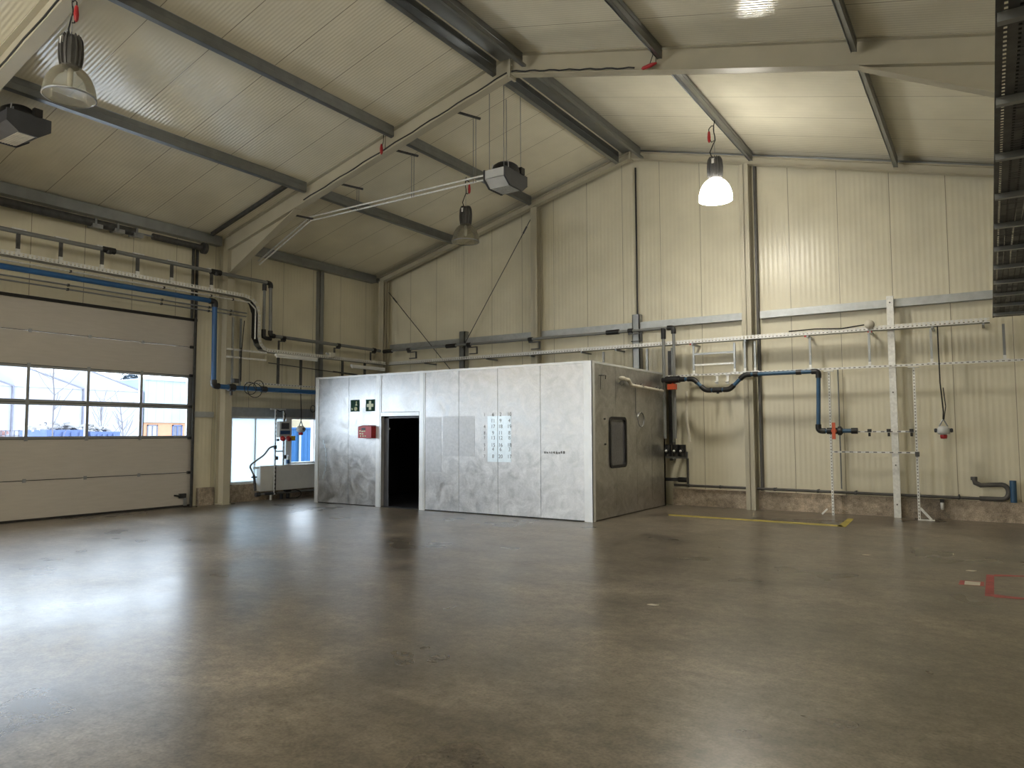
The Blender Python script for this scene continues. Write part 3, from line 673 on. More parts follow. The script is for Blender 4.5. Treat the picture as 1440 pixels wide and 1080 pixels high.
# ------------------------------------------------------------------ air heaters and their pipes
def air_heater(x0, y0, z0, label, wx=.50, wy=.75, cm='grey_box'):
    r = thing('air_heater', label, 'heater', (x0+wx/2, y0+wy/2, z0), 'ceiling air heaters')
    z1 = z0+.17
    part_label(MB().box((x0+.03, y0, z0), (x0+wx-.03, y0+.03, z1)).box((x0+.03, y0+wy-.03, z0), (x0+wx-.03, y0+wy, z1)).box((x0+.03, y0+.03, z1-.012), (x0+wx-.03, y0+wy-.03, z1)).build('casing', cm, r), 'casing sides')
    def prof(e): return [(y0-e, z1+e), (y0-e, z0-e), (y0+.17-e*.6, z0-.13-e), (y0+wy-.17+e*.6, z0-.13-e), (y0+wy+e, z0-e), (y0+wy+e, z1+e)]
    for xa, xb in ((x0, x0+.035), (x0+wx-.035, x0+wx)): part_label(MB().prism([(xa, yy, zz) for yy, zz in prof(.012)], (xb-xa, 0, 0)).build('end_cap', 'dark_box', r), 'dark end cap')
    for ya, za, yb, zb in ((y0, z0, y0+.17, z0-.13), (y0+wy-.17, z0-.13, y0+wy, z0)):
        MB().prism([(x0+.035, ya, za), (x0+.035, yb, zb), (x0+.035, yb, zb+.012), (x0+.035, ya, za+.012)], (wx-.07, 0, 0)).build('outlet_hood', cm, r)
    for k in range(6):
        yy = y0+.17+(wy-.36)*k/6
        MB().prism([(x0+.04, yy, z0-.13), (x0+.04, yy+(wy-.36)/6+.01, z0-.118), (x0+.04, yy+(wy-.36)/6+.012, z0-.123), (x0+.04, yy+.002, z0-.135)], (wx-.08, 0, 0)).build('louvre', 'cream_pipe' if cm == 'dark_box' else 'grey_box', r)
    part_label(MB().lathe((x0+wx/2, y0+wy/2, z1), [(.27, 0), (.27, .05), (.24, .15), (.17, .20), (0, .21)], 24).build('fan_guard', 'black', r), 'black domed fan guard')
    for k in range(4):
        a = math.pi/4+k*math.pi/2
        MB().tube([(x0+wx/2+.28*math.cos(a), y0+wy/2+.28*math.sin(a), z1), (x0+wx/2+.25*math.cos(a), y0+wy/2+.25*math.sin(a), z1+.18)], .010, 6).build('guard_strut', 'grey_box', r)
    part_label(MB().box((x0+wx-.05, y0+wy-.25, z1), (x0+wx+.03, y0+wy-.13, z1+.13)).build('terminal_box', 'black', r), 'black terminal box')
    return r
h1 = air_heater(-7.83, 11.0, 6.40, 'pale grey air heater hanging near the middle of the roof')
for x, y, zt in ((-7.75, 11.08, 8.2), (-7.42, 11.08, 8.28), (-7.42, 11.66, 8.28), (-7.75, 11.66, 8.2)):
    MB().tube([(x, y, 6.55), (x, y, zt)], .007, 6).build('hanger_rod', 'galv', h1)
h2 = air_heater(-12.95, 4.80, 6.38, 'dark air heater cut off by the left edge of the view', .75, .60, 'dark_box')
for x, y in ((-12.68, 4.9), (-12.28, 4.9)):
    MB().tube([(x, y, 6.53), (x, y, zr(x)-.42)], .010, 6).build('hanger_rod', 'galv', h2)

hp = thing('heating_pipes', 'pair of thin pale pipes running from the hanging heater to the left column', 'pipe', (-10.5, 11.1, 6.5))
for dz, dy in ((0, 0), (-.075, .03)):
    ps = [(-7.83, 11.1+dy, 6.53+dz), (-12.72, 11.1+dy, 6.53+dz), (-14.5, 11.1+dy, 5.75+dz)]
    for a, b in zip(ps, ps[1:]): part_label(MB().tube([a, b], .019, 8).build('pipe', 'galv_light', hp), 'bare silver pipe')
for x in (-8.12, -9.68, -11.23, -12.78):
    zb = zr(x)-.40
    br = MB().bar((x-.14, 10.76, zb+.01), (x+.10, 11.16, zb-.03), .04, .035).build('bracket', 'galv_dark', hp)
    for dx in (-.03, .03):
        MB().tube([(x+dx, 11.11, zb-.02), (x+dx, 11.11, 6.44)], .007, 6).build('drop_rod', 'galv', br)
# black cables strapped to the rafters
def rafter_cable(y, xa, xb, z_off, label):
    n = 24
    pts = []
    for i in range(n+1):
        x = xa+(xb-xa)*i/n
        pts.append((x, y-.103, zr(x)-z_off+.010*math.sin(i*1.7)))
    solo('power_cable', MB().tube(pts, .014, 6), 'black', label, 'cable', 'black cables on the rafters')
rafter_cable(10.65, -12.3, -7.0, .345, 'black power cable strapped along the left rafter in front of the cabin')
rafter_cable(10.65, -6.9, -4.55, .345, 'black power cable strapped along the right rafter in front of the cabin')
rafter_cable(4.55, -14.2, -7.6, .345, 'black power cable strapped along the nearest rafter at the top left')
for x, lab in ((-10.0, 'red plug dangling from the left rafter in front of the cabin'), (-4.28, 'red plug lying at the end of the cable on the right rafter')):
    z = zr(x)-.40
    t = thing('cable_plug', lab, 'plug', (x, 10.52, z-.03), 'red plugs')
    if x < -6: part_label(MB().lathe((x, 10.525, z-.03), [(.008, 0), (.028, .03), (.034, .12), (.02, .20), (.006, .22)], 12).build('plug_body', 'red', t), 'red body')
    else: part_label(MB().lathe((x-.14, 10.525, z+.06), [(.008, 0), (.028, .03), (.034, .16), (.02, .24), (.006, .26)], 12, (1, 0, .1)).build('plug_body', 'red', t), 'red body')
    MB().tube([(x-.0, 10.525, z+.10), (x+.05, 10.525, z+.22), (x+.06, 10.525, z+.38)], .007, 6).tube([(x+.10, 10.525, z+.07), (x+.11, 10.525, z+.38)], .006, 6).build('lead', 'rubber', t)

# ------------------------------------------------------------------ service runs along the left and back wall
def comb_tray(pieces, root, depth_dir, m='galv_light'):
    """perforated tray: floor, two slotted side rails"""
    for (p, q) in pieces:
        p, q = Vector(p), Vector(q); d = (q-p); L_ = d.length; d.normalize()
        dd = Vector(depth_dir); up = d.cross(dd)
        if abs(d.z) < .5 and up.z < 0: up = -up
        MB().prism([p, p+dd*.20, p+dd*.20+up*.005, p+up*.005], q-p).build('tray_floor', 'galv', root)
        for off in (0, .20):
            mb = MB(); o = p+dd*off
            t = dd*.004
            mb.prism([o, o+t, o+t+up*.022, o+up*.022], q-p).prism([o+up*.072, o+t+up*.072, o+t+up*.085, o+up*.085], q-p)
            k = int(L_/.075)
            for i in range(k):
                a = o+d*(i+.25)*.075
                mb.prism([a+up*.022, a+t+up*.022, a+t+up*.072, a+up*.072], d*.045)
            mb.build('side_rail', m, root)
TX = -14.68
tl = thing('cable_tray', 'slotted cable tray along the left wall that drops beside the column', 'cable tray', (TX, 9, 3.66), 'cable trays')
comb_tray([((TX, -1.0, 4.86), (TX, 10.86, 4.86)), ((TX, 11.58, 3.62), (TX, 15.72, 3.62))], tl, (-1, 0, 0))
comb_tray([((TX, 11.25, 4.52), (TX, 11.25, 3.95))], tl, (-1, 0, 0))
for a_ in ([(10.86, 4.86), (11.05, 4.82), (11.19, 4.70), (11.25, 4.52)], [(11.25, 3.95), (11.31, 3.78), (11.43, 3.66), (11.58, 3.62)]):
    comb_tray([((TX, *p0), (TX, *p1)) for p0, p1 in zip(a_, a_[1:])], tl, (-1, 0, 0))
cb = MB()
for k in range(5):
    x = TX-.03-.03*k
    cb.tube([(x, -1, 4.885), (x, 10.86, 4.885), (x, 11.08, 4.82), (x, 11.20, 4.52), (x, 11.20, 3.95), (x, 11.40, 3.69), (x, 11.60, 3.65), (x, 15.6, 3.65)], .012, 6)
for k, o in enumerate((.0,)): pass
part_label(tag(cb.build('cables', 'rubber', tl), kind='stuff'), 'bundle of black cables lying in the tray')
# consoles that carry the left tray and the grey pipe above it
cons_y = [6.081, 6.817, 7.595, 8.327, 9.088, 10.061]
ap = thing('air_pipe', 'grey compressed air pipe high on the left wall, dropping beside the column', 'pipe', (-14.8, 9, 4.0), 'grey air pipes')
AX = -14.80
run(ap, [(AX, -1.0, 5.35), (AX, 11.70, 5.35), (AX, 11.72, 4.05), (AX, 11.95, 4.05), (AX, 15.60, 4.03)], .043, 'grey_pipe', 'black', 1.35, .12, skip=(3,))
MB().tube([(AX, 11.52, 5.27), (AX, 11.52, 4.06), ], .036, 10).build('pipe', 'grey_pipe', ap)
for z in (5.24, 4.12): MB().tube([(AX, 11.52, z-.10), (AX, 11.52, z+.06)], .055, 10).build('socket', 'black', ap)
MB().tube([(AX, 11.52, 4.06), (AX, 11.52, 4.0), (AX, 11.60, 3.97), (AX, 11.74, 3.97)], .05, 10).build('socket', 'black', ap)
for i, y in enumerate(cons_y):
    b = MB().box((AX-.02, y-.03, 4.93), (AX+.02, y+.03, 5.31)).build('bracket', 'galv_dark', ap)
    part_label(MB().box((AX-.035, y-.12, 5.385), (AX+.035, y+.12, 5.41)).build('clip', 'galv_light', b), 'bright clip')
    MB().box((AX-.024, y-.035, 4.93), (AX+.024, y+.035, 5.03)).build('foot', 'galv_light', b)
for y in (cons_y[2]+.12, cons_y[5]+.10):
    MB().tube([(AX, y-.13, 5.35), (AX, y+.13, 5.35)], .066, 12).tube([(AX+.02, y, 5.27), (AX+.03, y, 5.34)], .05, 10).build('coupling', 'black', ap)
for y in (12.12, 13.97, 15.35):
    b = MB().box((AX-.02, y-.14, 3.93), (AX+.02, y+.04, 3.955)).box((AX-.015, y-.16, 3.70), (AX+.015, y-.12, 3.955)).build('bracket', 'galv_dark', ap)
    MB().tube([(AX, y-.05, 4.035), (AX, y+.05, 4.035)], .056, 10).box((AX-.03, y-.06, 3.955), (AX+.03, y+.06, 4.03)).build('clip', 'black', b)
ab = thing('air_pipe', 'grey compressed air pipe along the back wall ending in a double drop', 'pipe', (-10, 15.55, 2.5), 'grey air pipes')
BYp = 15.55
run(ab, [(-14.62, BYp, 4.0), (-5.86, BYp, 3.98), (-5.86, BYp, 1.50)], .035, 'grey_pipe', 'black', 1.6, .14)
MB().tube([(-6.10, BYp, 3.92), (-6.10, BYp, 1.50)], .035, 10).build('pipe', 'grey_pipe', ab)
MB().tube([(-6.10, BYp, 3.98), (-6.10, BYp, 3.74)], .056, 10).build('tee', 'black', ab)
for x in (-14.45, -12.15, -7.35): MB().tube([(x-.16, BYp, 3.99), (x+.16, BYp, 3.99)], .058, 12).build('coupling', 'black', ab)
for x in (-13.65, -11.55, -9.62, -6.9):
    b = MB().box((x+.02, BYp-.02, 3.72), (x+.28, BYp+.02, 3.745)).box((x+.25, BYp-.02, 3.745), (x+.28, BYp+.02, 3.90)).box((x-.05, BYp-.02, 3.895), (x+.28, BYp+.02, 3.92)).build('bracket', 'galv_dark', ab)
    MB().tube([(x-.06, BYp, 3.99), (x+.06, BYp, 3.99)], .05, 10).box((x-.05, BYp-.03, 3.92), (x+.05, BYp+.03, 3.98)).build('clip', 'black', b)
# back wall tray
tb = thing('cable_tray', 'bright slotted cable tray running the whole length of the back wall', 'cable tray', (-7, 15.65, 3.6), 'cable trays')
comb_tray([((-14.45, 15.60, 3.60), (.05, 15.60, 3.60))], tb, (0, 1, 0))
MB().box((-14.66, 15.60, 3.60), (-14.45, 15.80, 3.605)).build('corner_plate', 'galv', tb)
cb = MB()
for k in range(4): cb.tube([(-14.4, 15.64+.035*k, 3.625), (-9, 15.66+.03*k, 3.63), (.0, 15.64+.035*k, 3.625)], .013, 6)
part_label(tag(cb.build('cables', 'rubber', tb), kind='stuff'), 'bundle of black cables lying in the tray')
for x in (-13.1, -11.0, -9.65, -8.2, -7.3, -5.45, -4.30, -3.05, -1.90, -.85, -.05):
    MB().box((x-.02, 15.58, 3.555), (x+.02, 16.08, 3.595)).build('cantilever', 'galv', tb)
for x in (-5.45, -3.05, -1.88): part_label(MB().box((x-.06, 15.585, 3.562), (x+.02, 15.60, 3.592)).build('end_cap', 'red', tb), 'red end cap')
# perforated strut rail hung below the back tray
hr = thing('strut_rail', 'long perforated strut rail hung under the tray on the back wall', 'rail', (-3, 15.68, 2.9))
def strut(p, q, w=.041, side=(0, -1, 0), hole=.05, m='galv_light'):
    """perforated C-rail: body plus a row of dark slots on the visible face"""
    p, q = Vector(p), Vector(q); d = (q-p); L_ = d.length; d.normalize(); s = Vector(side); u = d.cross(s)
    mb = MB(); t = .004
    mb.prism([p-u*w/2+s*w/2, p+u*w/2+s*w/2, p+u*w/2-s*w/2, p+u*w/2-s*w/2-u*t, p+u*(w/2-t)+s*(w/2-t), p-u*(w/2-t)+s*(w/2-t), p-u*(w/2-t)-s*w/2, p-u*w/2-s*w/2], q-p)
    return mb
def slots(p, q, w=.041, side=(0, -1, 0), pitch=.09):
    p, q = Vector(p), Vector(q); d = (q-p); L_ = d.length; d.normalize(); s = Vector(side); u = d.cross(s)
    mb = MB(); n = int(L_/pitch)
    for i in range(n):
        a = p+d*(i+.3)*pitch+s*(w/2+.0005)
        mb.add([a-u*.009, a-u*.009+d*pitch*.45, a+u*.009+d*pitch*.45, a+u*.009], [(0, 1, 2, 3)])
    return mb
p, q = (-6.12, 15.68, 2.90), (1.2, 15.68, 2.90)
rl = strut(p, q).build('rail', 'galv_light', hr)
tag(slots(p, q).build('slots', 'slot', rl), kind='stuff')
for x in (-5.45, -4.55, -4.33, -4.12, -3.02, -1.93, -.88, .25):
    z1 = 3.56; z0 = 2.92
    p, q = (x, 15.68, z0), (x, 15.68, z1)
    h = strut(p, q, m='galv').build('hanger', 'galv', hr)
    part_label(MB().box((x-.07, 15.655, 2.915), (x+.07, 15.70, 2.935)).box((x-.025, 15.655, 2.935), (x+.025, 15.66, 3.0)).build('foot', 'galv_light', h), 'bright foot plate')
for x in (-7.66, -6.55):
    MB().box((x-.02, 15.66, 3.0), (x+.02, 15.70, 3.56)).build('hanger', 'galv', hr)
for z, m_ in ((3.36, 'galv'), (3.12, 'galv_light')):
    MB().box((-5.43, 15.66, z-.02), (-4.57, 15.70, z+.02)).build('cross_rail', m_, hr)
for x in (-4.93, -4.70):
    part_label(MB().box((x-.025, 15.64, 2.68), (x+.025, 15.66, 2.90)).box((x-.05, 15.64, 2.86), (x+.05, 15.70, 2.88)).tube([(x-.03, 15.60, 2.72), (x+.03, 15.60, 2.72)], .02, 8).build('clamp', 'galv_light', hr), 'bright empty pipe clamp')

# blue pipe on the back wall
bp = thing('air_pipe', 'dark blue plastic pipe on the back wall with a U-bend and two valves', 'pipe', (-4, 15.55, 1.6), 'blue pipes')
BY = 15.42
bpts = [(-5.949, BY, 2.80), (-5.381, BY, 2.80), (-5.118, BY, 2.54), (-4.597, BY, 2.54), (-4.277, BY, 2.84), (-2.825, BY, 2.84), (-2.860, BY, 1.66), (-2.204, BY, 1.66)]
run(bp, bpts, .040, 'slate_pipe', 'black', 1.38, .13, 12)
xm = (bpts[2][0]+bpts[3][0])/2
MB().tube([(xm-.10, BY, 2.54), (xm+.10, BY, 2.54)], .056, 12).tube([(xm+.01, BY, 2.54), (xm+.01, BY, 2.46)], .03, 10).build('tee', 'black', bp)
for x in (-4.05, -3.2): MB().tube([(x-.05, BY, 2.84), (x+.05, BY, 2.84)], .052, 12).build('coupling', 'black', bp)
xv = -5.850
vb = MB().tube([(xv-.16, BY, 2.80), (xv+.16, BY, 2.80)], .075, 14).tube([(xv-.25, BY, 2.80), (xv+.28, BY, 2.80)], .055, 12).build('valve', 'black', bp)
part_label(MB().box((xv-.09, BY-.10, 2.58), (xv+.09, BY+.02, 2.70)).tube([(xv, BY, 2.70), (xv, BY, 2.76)], .02, 8).build('handle', 'orange', vb), 'orange red handle below the valve')
xv = -2.560
vb = MB().tube([(xv-.14, BY, 1.66), (xv+.14, BY, 1.66)], .062, 14).tube([(xv+.06, BY, 1.66), (xv+.12, BY, 1.66)], .085, 14).build('valve', 'black', bp)
part_label(MB().tube([(xv, BY-.05, 1.66), (xv, BY-.11, 1.66)], .05, 12).box((xv-.03, BY-.13, 1.50), (xv+.03, BY-.10, 1.82)).build('handle', 'orange', vb), 'orange red lever')
MB().tube([(bpts[-1][0]-.06, BY, 1.66), (bpts[-1][0]+.05, BY, 1.66)], .058, 12).build('end_cap', 'black', bp)

# strut frame standing in front of the right part of the wall
sf = thing('strut_rack', 'ladder-like frame of bright perforated strut standing on the floor', 'rack', (-2.0, 15.68, 0))
xl_, xr2 = -2.679, -1.186
for x in (xl_, xr2):
    p, q = (x, 15.68, .0), (x, 15.68, 2.845)
    u = strut(p, q, .041).build('upright', 'galv_light', sf)
    tag(slots(p, q, pitch=.06).build('slots', 'slot', u), kind='stuff')
    MB().box((x-.09, 15.60, 2.846), (x+.09, 15.70, 2.862)).build('head_plate', 'galv_light', u)
MB().bar((xr2+.02, 15.66, .22), (xr2+.20, 15.66, .01), .03, .04).box((xr2-.02, 15.60, 0), (xr2+.25, 15.70, .015)).build('foot_brace', 'galv_light', sf)
MB().bar((xl_-.10, 15.64, .12), (xl_-.20, 15.64, .01), .025, .03).build('foot_brace', 'galv_light', sf)
for z in (1.643, 1.246):
    p, q = (xl_+.02, 15.64, z), (xr2-.02, 15.64, z)
    u = strut(p, q, .034).build('cross_rail', 'galv_light', sf)
    tag(slots(p, q, .034, pitch=.14).build('slots', 'dark_pipe', u), kind='stuff')
zc = 1.643
for x in (-1.971, -1.639, -1.256):
    part_label(MB().box((x-.035, 15.60, zc-.01), (x+.035, 15.63, zc+.05)).tube([(x, 15.61, zc-.02), (x, 15.61, zc-.09)], .022, 8).build('clamp', 'black', sf), 'small black clamp')
part_label(MB().cbox((xr2+.01, 15.63, 1.22), (.07, .05, .09)).build('clamp', 'galv_dark', sf), 'small grey clamp')

# conduit rising beside the frame
solo('conduit', MB().tube([(-2.555, 15.95, .5), (-2.555, 15.95, 2.9)], .014, 8), 'galv', 'thin grey conduit on the wall behind the strut frame', 'conduit')

# hanging socket on a cord, right
def hanging_socket(x, y, z, ztop, label, dirx=1, cord2=True):
    r = thing('hanging_socket', label, 'socket', (x, y, z-.16), 'hanging sockets')
    pts = [(x-.03*dirx, y, ztop), (x-.025*dirx, y, z+.9), (x+.01, y, z+.35), (x, y, z+.19)]
    part_label(MB().tube(pts, .011, 6).build('cord', 'rubber', r), 'black cord')
    if cord2: part_label(MB().tube([(x+.02, y, z+.8), (x+.05, y, z+.45), (x+.01, y, z+.19)], .008, 6).build('cord', 'rubber', r), 'black cord')
    MB().tube([(x-.07, y, z+.08), (x-.01, y, z+.20), (x+.01, y, z+.20), (x+.07, y, z+.08)], .012, 8).build('hanger', 'galv', r)
    hb = MB().lathe((x, y, z), [(.0, .09), (.06, .09), (.10, .05), (.11, -.02), (.09, -.06), (.0, -.07)], 16).build('body', 'grey_box', r)
    for s in (-1, 1): part_label(MB().lathe((x+s*.10, y, z+.01), [(.035, 0), (.04, .03), (.03, .05), (0, .05)], 12, (s, 0, 0)).build('outlet', 'dark_box', hb), 'dark side outlet')
    part_label(MB().lathe((x, y, z-.07), [(.055, 0), (.06, -.03), (.05, -.07), (0, -.075)], 14).build('outlet', 'red', hb), 'red outlet underneath')
    return r
hanging_socket(-0.738, 15.64, 1.652, 3.6, 'grey socket pendant with a red outlet hanging on a long cord at the right')

# low pipe along the plinth
lp = thing('drain_pipe', 'dark grey pipe lying along the plinth with an S-bend at its end', 'pipe', (-3, 15.93, .40))
run(lp, [(-6.05, 15.93, .455), (0.047, 15.93, .415)], .027, 'dark_pipe', 'dark_pipe')
xe, ze = -0.082, .42
sp = [(xe-.15, 15.93, ze)] + [(xe+.20+.10*math.cos(a), 15.93, ze+.13+.13*math.sin(a)) for a in [math.radians(t) for t in range(-90, 91, 20)]] + [(xe+.0, 15.93, ze+.25), (xe-.12, 15.93, ze+.24), (xe-.20, 15.93, ze+.28), (xe-.22, 15.93, ze+.36)]
part_label(MB().tube(sp, .042, 10).build('trap', 'dark_pipe', lp), 'thicker S-shaped trap')
MB().tube([(xe-.22, 15.93, ze+.33), (xe-.22, 15.93, ze+.39)], .055, 10).build('socket', 'dark_pipe', lp)
for x in (-5.7, -5.0, -3.85, -3.0, -2.3, -1.2, -.55): MB().lathe((x-.02, 15.93, .455-(x+6.05)*.0063), [(.03, 0), (.036, 0), (.036, .04), (.03, .04)], 12, (1, 0, 0)).box((x-.01, 15.95, .43), (x+.01, 16.09, .47)).build('clip', 'galv_dark', lp)
fl = thing('filter_bowl', 'small clear plastic filter bowl under the low pipe', 'filter', (-0.817, 15.88, 0.201))
x, z = -0.820, 0.303
MB().cbox((x, 15.88, z+.05), (.07, .07, .06)).build('head', 'black', fl)
part_label(MB().lathe((x, 15.88, z), [(0, -.12), (.028, -.11), (.032, 0), (.028, .02)], 12).build('bowl', 'white_plastic', fl), 'whitish bowl')
solo('pipe_stub', MB().tube([(0.286, 15.92, .37), (0.286, 15.92, 0.760)], .052, 12), 'slate_pipe', 'short upright blue pipe stub on the plinth at the far right', 'pipe')
ps = thing('pipe_stub', 'short black pipe stub sticking out behind the cabin corner, low down', 'pipe', (-6.1, 15.85, .8))
zq = 0.581
MB().tube([(-6.3, 15.85, zq), (-5.80, 15.85, zq)], .038, 10).build('pipe', 'dark_box', ps)
MB().tube([(-5.92, 15.85, zq), (-5.72, 15.85, zq)], .055, 10).build('cap', 'black', ps)

# bundle of drops with valve block next to the cabin
vs = thing('valve_block', 'black valve block on a small plate under the double grey drop', 'valve', (-5.95, 15.6, 1.1))
zt, zb_ = 1.388, 1.090
MB().box((-6.13, 15.64, zb_-.03), (-5.62, 15.66, zb_+.12)).box((-5.90, 15.66, zb_), (-5.84, 16.1, zb_+.04)).build('plate', 'galv', vs)
for x in (-6.03, -5.85, -5.70):
    b = MB().tube([(x, 15.55, zb_+.02), (x, 15.55, zt-.02)], .075, 12).tube([(x, 15.55, zb_+.14), (x, 15.42, zb_+.14)], .05, 10).build('valve', 'black', vs)
    part_label(MB().lathe((x, 15.42, zb_+.14), [(0, -.03), (.025, -.02), (.03, .01)], 12, (0, 1, 0)).build('knob', 'galv_light', b), 'shiny knob')
gd = thing('grey_duct', 'pale conduit bundle dropping beside the grey pipes to the valve block', 'conduit', (-5.7, 15.75, 1.4))
MB().tube([(-5.66, 15.75, 2.55), (-5.66, 15.75, 1.9), (-5.60, 15.75, 1.42)], .030, 8).build('tube', 'cream_pipe', gd)
MB().tube([(-5.98, 15.75, 3.55), (-5.98, 15.75, 1.42)], .028, 8).build('tube', 'galv', gd)
solo('mounting_rail', MB().box((-6.14, 15.90, 1.0), (-6.06, 16.1, 3.5)), 'galv_dark', 'dark vertical rail behind the double grey drop', 'rail')
solo('conduit', MB().tube([(-5.75, 16.0, .46), (-5.75, 16.0, 1.05)], .028, 8), 'dark_pipe', 'short dark conduit rising from the low pipe near the cabin', 'conduit')
# junction boxes on trays
for x, y, z, s, m_, lab in ((-1.903, 15.58, 3.66, .16, 'cream_pipe', 'round beige junction box on the back tray at the right'),):
    r = thing('junction_box', lab, 'junction box', (x, y, z), 'junction boxes')
    MB().lathe((x, y+.03, z+.06), [(.0, -.09), (.085, -.08), (.09, 0), (.085, .03), (0, .03)], 20, (0, 1, 0)).build('box', 'cream_pipe', r)
    part_label(MB().tube([(x-.08, y, z+.06), (x-.5, y, z+.02), (x-1.0, y, z+.05), (x-1.5, y, z+.04)], .012, 6).build('cable', 'rubber', r), 'black cable')
r = thing('junction_box', 'pale junction box on the left wall tray beside the wall post', 'junction box', (TX+.03, 13.55, 3.66), 'junction boxes')
MB().cbox((TX+.05, 13.58, 3.72), (.08, .17, .13)).build('box', 'cream_pipe', r)
MB().tube([(TX+.05, 13.46, 3.73), (TX+.05, 13.38, 3.75)], .03, 8).build('gland', 'grey_box', r)

# conduits and blue pipe under the left tray
bl = thing('air_pipe', 'bright blue pipe under the left tray, down the column and along the left wall', 'pipe', (-14.85, 10.3, 2.6), 'blue pipes')
zb1 = 4.63
yb = 10.036
run(bl, [(-14.62, -1, zb1), (-14.62, yb, zb1), (-14.62, yb+.02, 2.72), (-14.62, yb+.5, 2.70), (-14.62, 13.75, 2.70)], .055, 'blue_pipe', 'black', 1.3, .13, 12, skip=(3,))
MB().tube([(-14.62, yb+.40, 2.70), (-14.62, yb+.56, 2.70)], .085, 12).tube([(-14.62, yb+.48, 2.70), (-14.62, yb+.48, 2.52)], .03, 8).build('tee', 'black', bl)
MB().tube([(-14.62, 11.35, 2.70), (-14.62, 11.48, 2.70)], .075, 12).build('coupling', 'black', bl)
for dx, dz, lab in ((-.03, 4.76, 'upper thin grey conduit under the left wall tray'), (-.09, 4.50, 'middle thin grey conduit under the left wall tray'), (-.11, 4.42, 'lowest thin grey conduit under the left wall tray')):
    r = thing('conduit', lab, 'conduit', (TX+dx, 5, dz), 'conduits under the left tray')
    pts = [(TX+dx+.03, -1, dz), (TX+dx+.03, 10.98 if dz < 4.7 else 11.0, dz)]
    if dz > 4.7: pts += [(TX+dx+.03, 11.18, dz-.14), (TX+dx+.03, 11.18, 3.9)]
    MB().tube(pts, .016, 8).build('tube', 'galv_light' if dz > 4.7 else 'galv', r)
    for y in (6.95, 8.85, 9.98, 10.55): MB().cbox((TX+dx+.03, y, dz), (.05, .03, .05)).build('clip', 'galv_dark', r)
# frame under the left tray carrying tubes and cables
lf = thing('strut_rail', 'perforated strut frame hung under the lower left tray', 'rail', (-14.72, 12.6, 2.85))
p, q = (-14.72, 10.95, 2.84), (-14.72, 13.55, 2.84)
u = strut(p, q, .041, (1, 0, 0)).build('rail', 'galv_light', lf); tag(slots(p, q, .041, (1, 0, 0)).build('slots', 'dark_pipe', u), kind='stuff')
for y in (11.907, 12.620): MB().box((-14.74, y-.03, 2.86), (-14.70, y+.03, 3.61)).build('hanger', 'galv_dark', lf)
for y in (10.820, ): MB().box((-14.74, y-.02, 2.86), (-14.70, y+.02, 3.66)).build('hanger', 'galv_dark', lf)
for y in (14.05, 14.9): MB().box((-14.74, y-.03, 3.0), (-14.70, y+.03, 3.61)).build('hanger', 'galv_dark', lf)
MB().tube([(-14.70, 11.60, 3.36), (-14.70, 15.3, 3.22)], .012, 6).build('wire', 'galv_dark', lf)
MB().tube([(-14.70, 13.7, 3.30), (-14.70, 14.6, 3.27)], .010, 6).build('wire', 'galv_dark', lf)
cs = thing('column_strut', 'strut bracket with looped cables clamped to the left column', 'bracket', (-14.7, 10.9, 2.6))
for y in (10.597, 10.809):
    MB().box((-14.74, y-.018, 2.75), (-14.70, y+.018, 4.35)).build('upright', 'galv', cs)
for z in (3.60, 3.42): MB().box((-14.74, 10.45, z-.02), (-14.70, 11.55, z+.02)).build('cross_rail', 'galv_light', cs)
for k, (y, z, r_) in enumerate(((10.98, 2.70, .17), (11.10, 2.66, .20), (11.20, 2.78, .14))):
    part_label(MB().tube([(-14.55+.01*k, y+r_*math.cos(a), z+r_*.85*math.sin(a)) for a in [i*math.pi/9 for i in range(21)]], .009, 6).build('cable_loop', 'rubber', cs), 'looped black cable')
part_label(MB().cbox((-14.62, 10.62, 2.86), (.10, .14, .10)).build('clamp', 'galv_dark', cs), 'dark clamp')
part_label(MB().tube([(-14.66, 10.80, 2.9), (-14.66, 10.78, 3.3), (-14.66, 10.86, 4.3)], .010, 6).build('cable', 'rubber', cs), 'black cable')
# tube lights
for y0, z, lab in ((11.75, 3.55, 'unlit white tube light under the left tray, left of the wall post'), (14.28, 3.47, 'unlit white tube light under the left tray, near the far corner')):
    r = thing('tube_light', lab, 'tube light', (-14.58, y0+.65, z), 'tube lights')
    MB().box((-14.66, y0, z-.01), (-14.58, y0+1.30, z+.05)).build('housing', 'white_plastic', r)
    MB().tube([(-14.60, y0+.04, z-.03), (-14.60, y0+1.26, z-.03)], .018, 10).build('tube', 'white', r)
    for yy in (y0+.02, y0+1.28): MB().cbox((-14.60, yy, z-.025), (.05, .03, .05)).build('end_cap', 'white_plastic', r)
r = thing('tube_light', 'added burning tube light under the left tray, outside the view', 'tube light', (-14.6, 2.9, 4.35), 'tube lights')  # added out of view to throw a warm glow on the cabin
MB().box((-14.62, 2.0, 4.25), (-14.54, 3.5, 4.31)).build('housing', 'white_plastic', r)
MB().tube([(-14.56, 2.04, 4.22), (-14.56, 3.46, 4.22)], .02, 10).build('tube', 'added_tube_on', r)

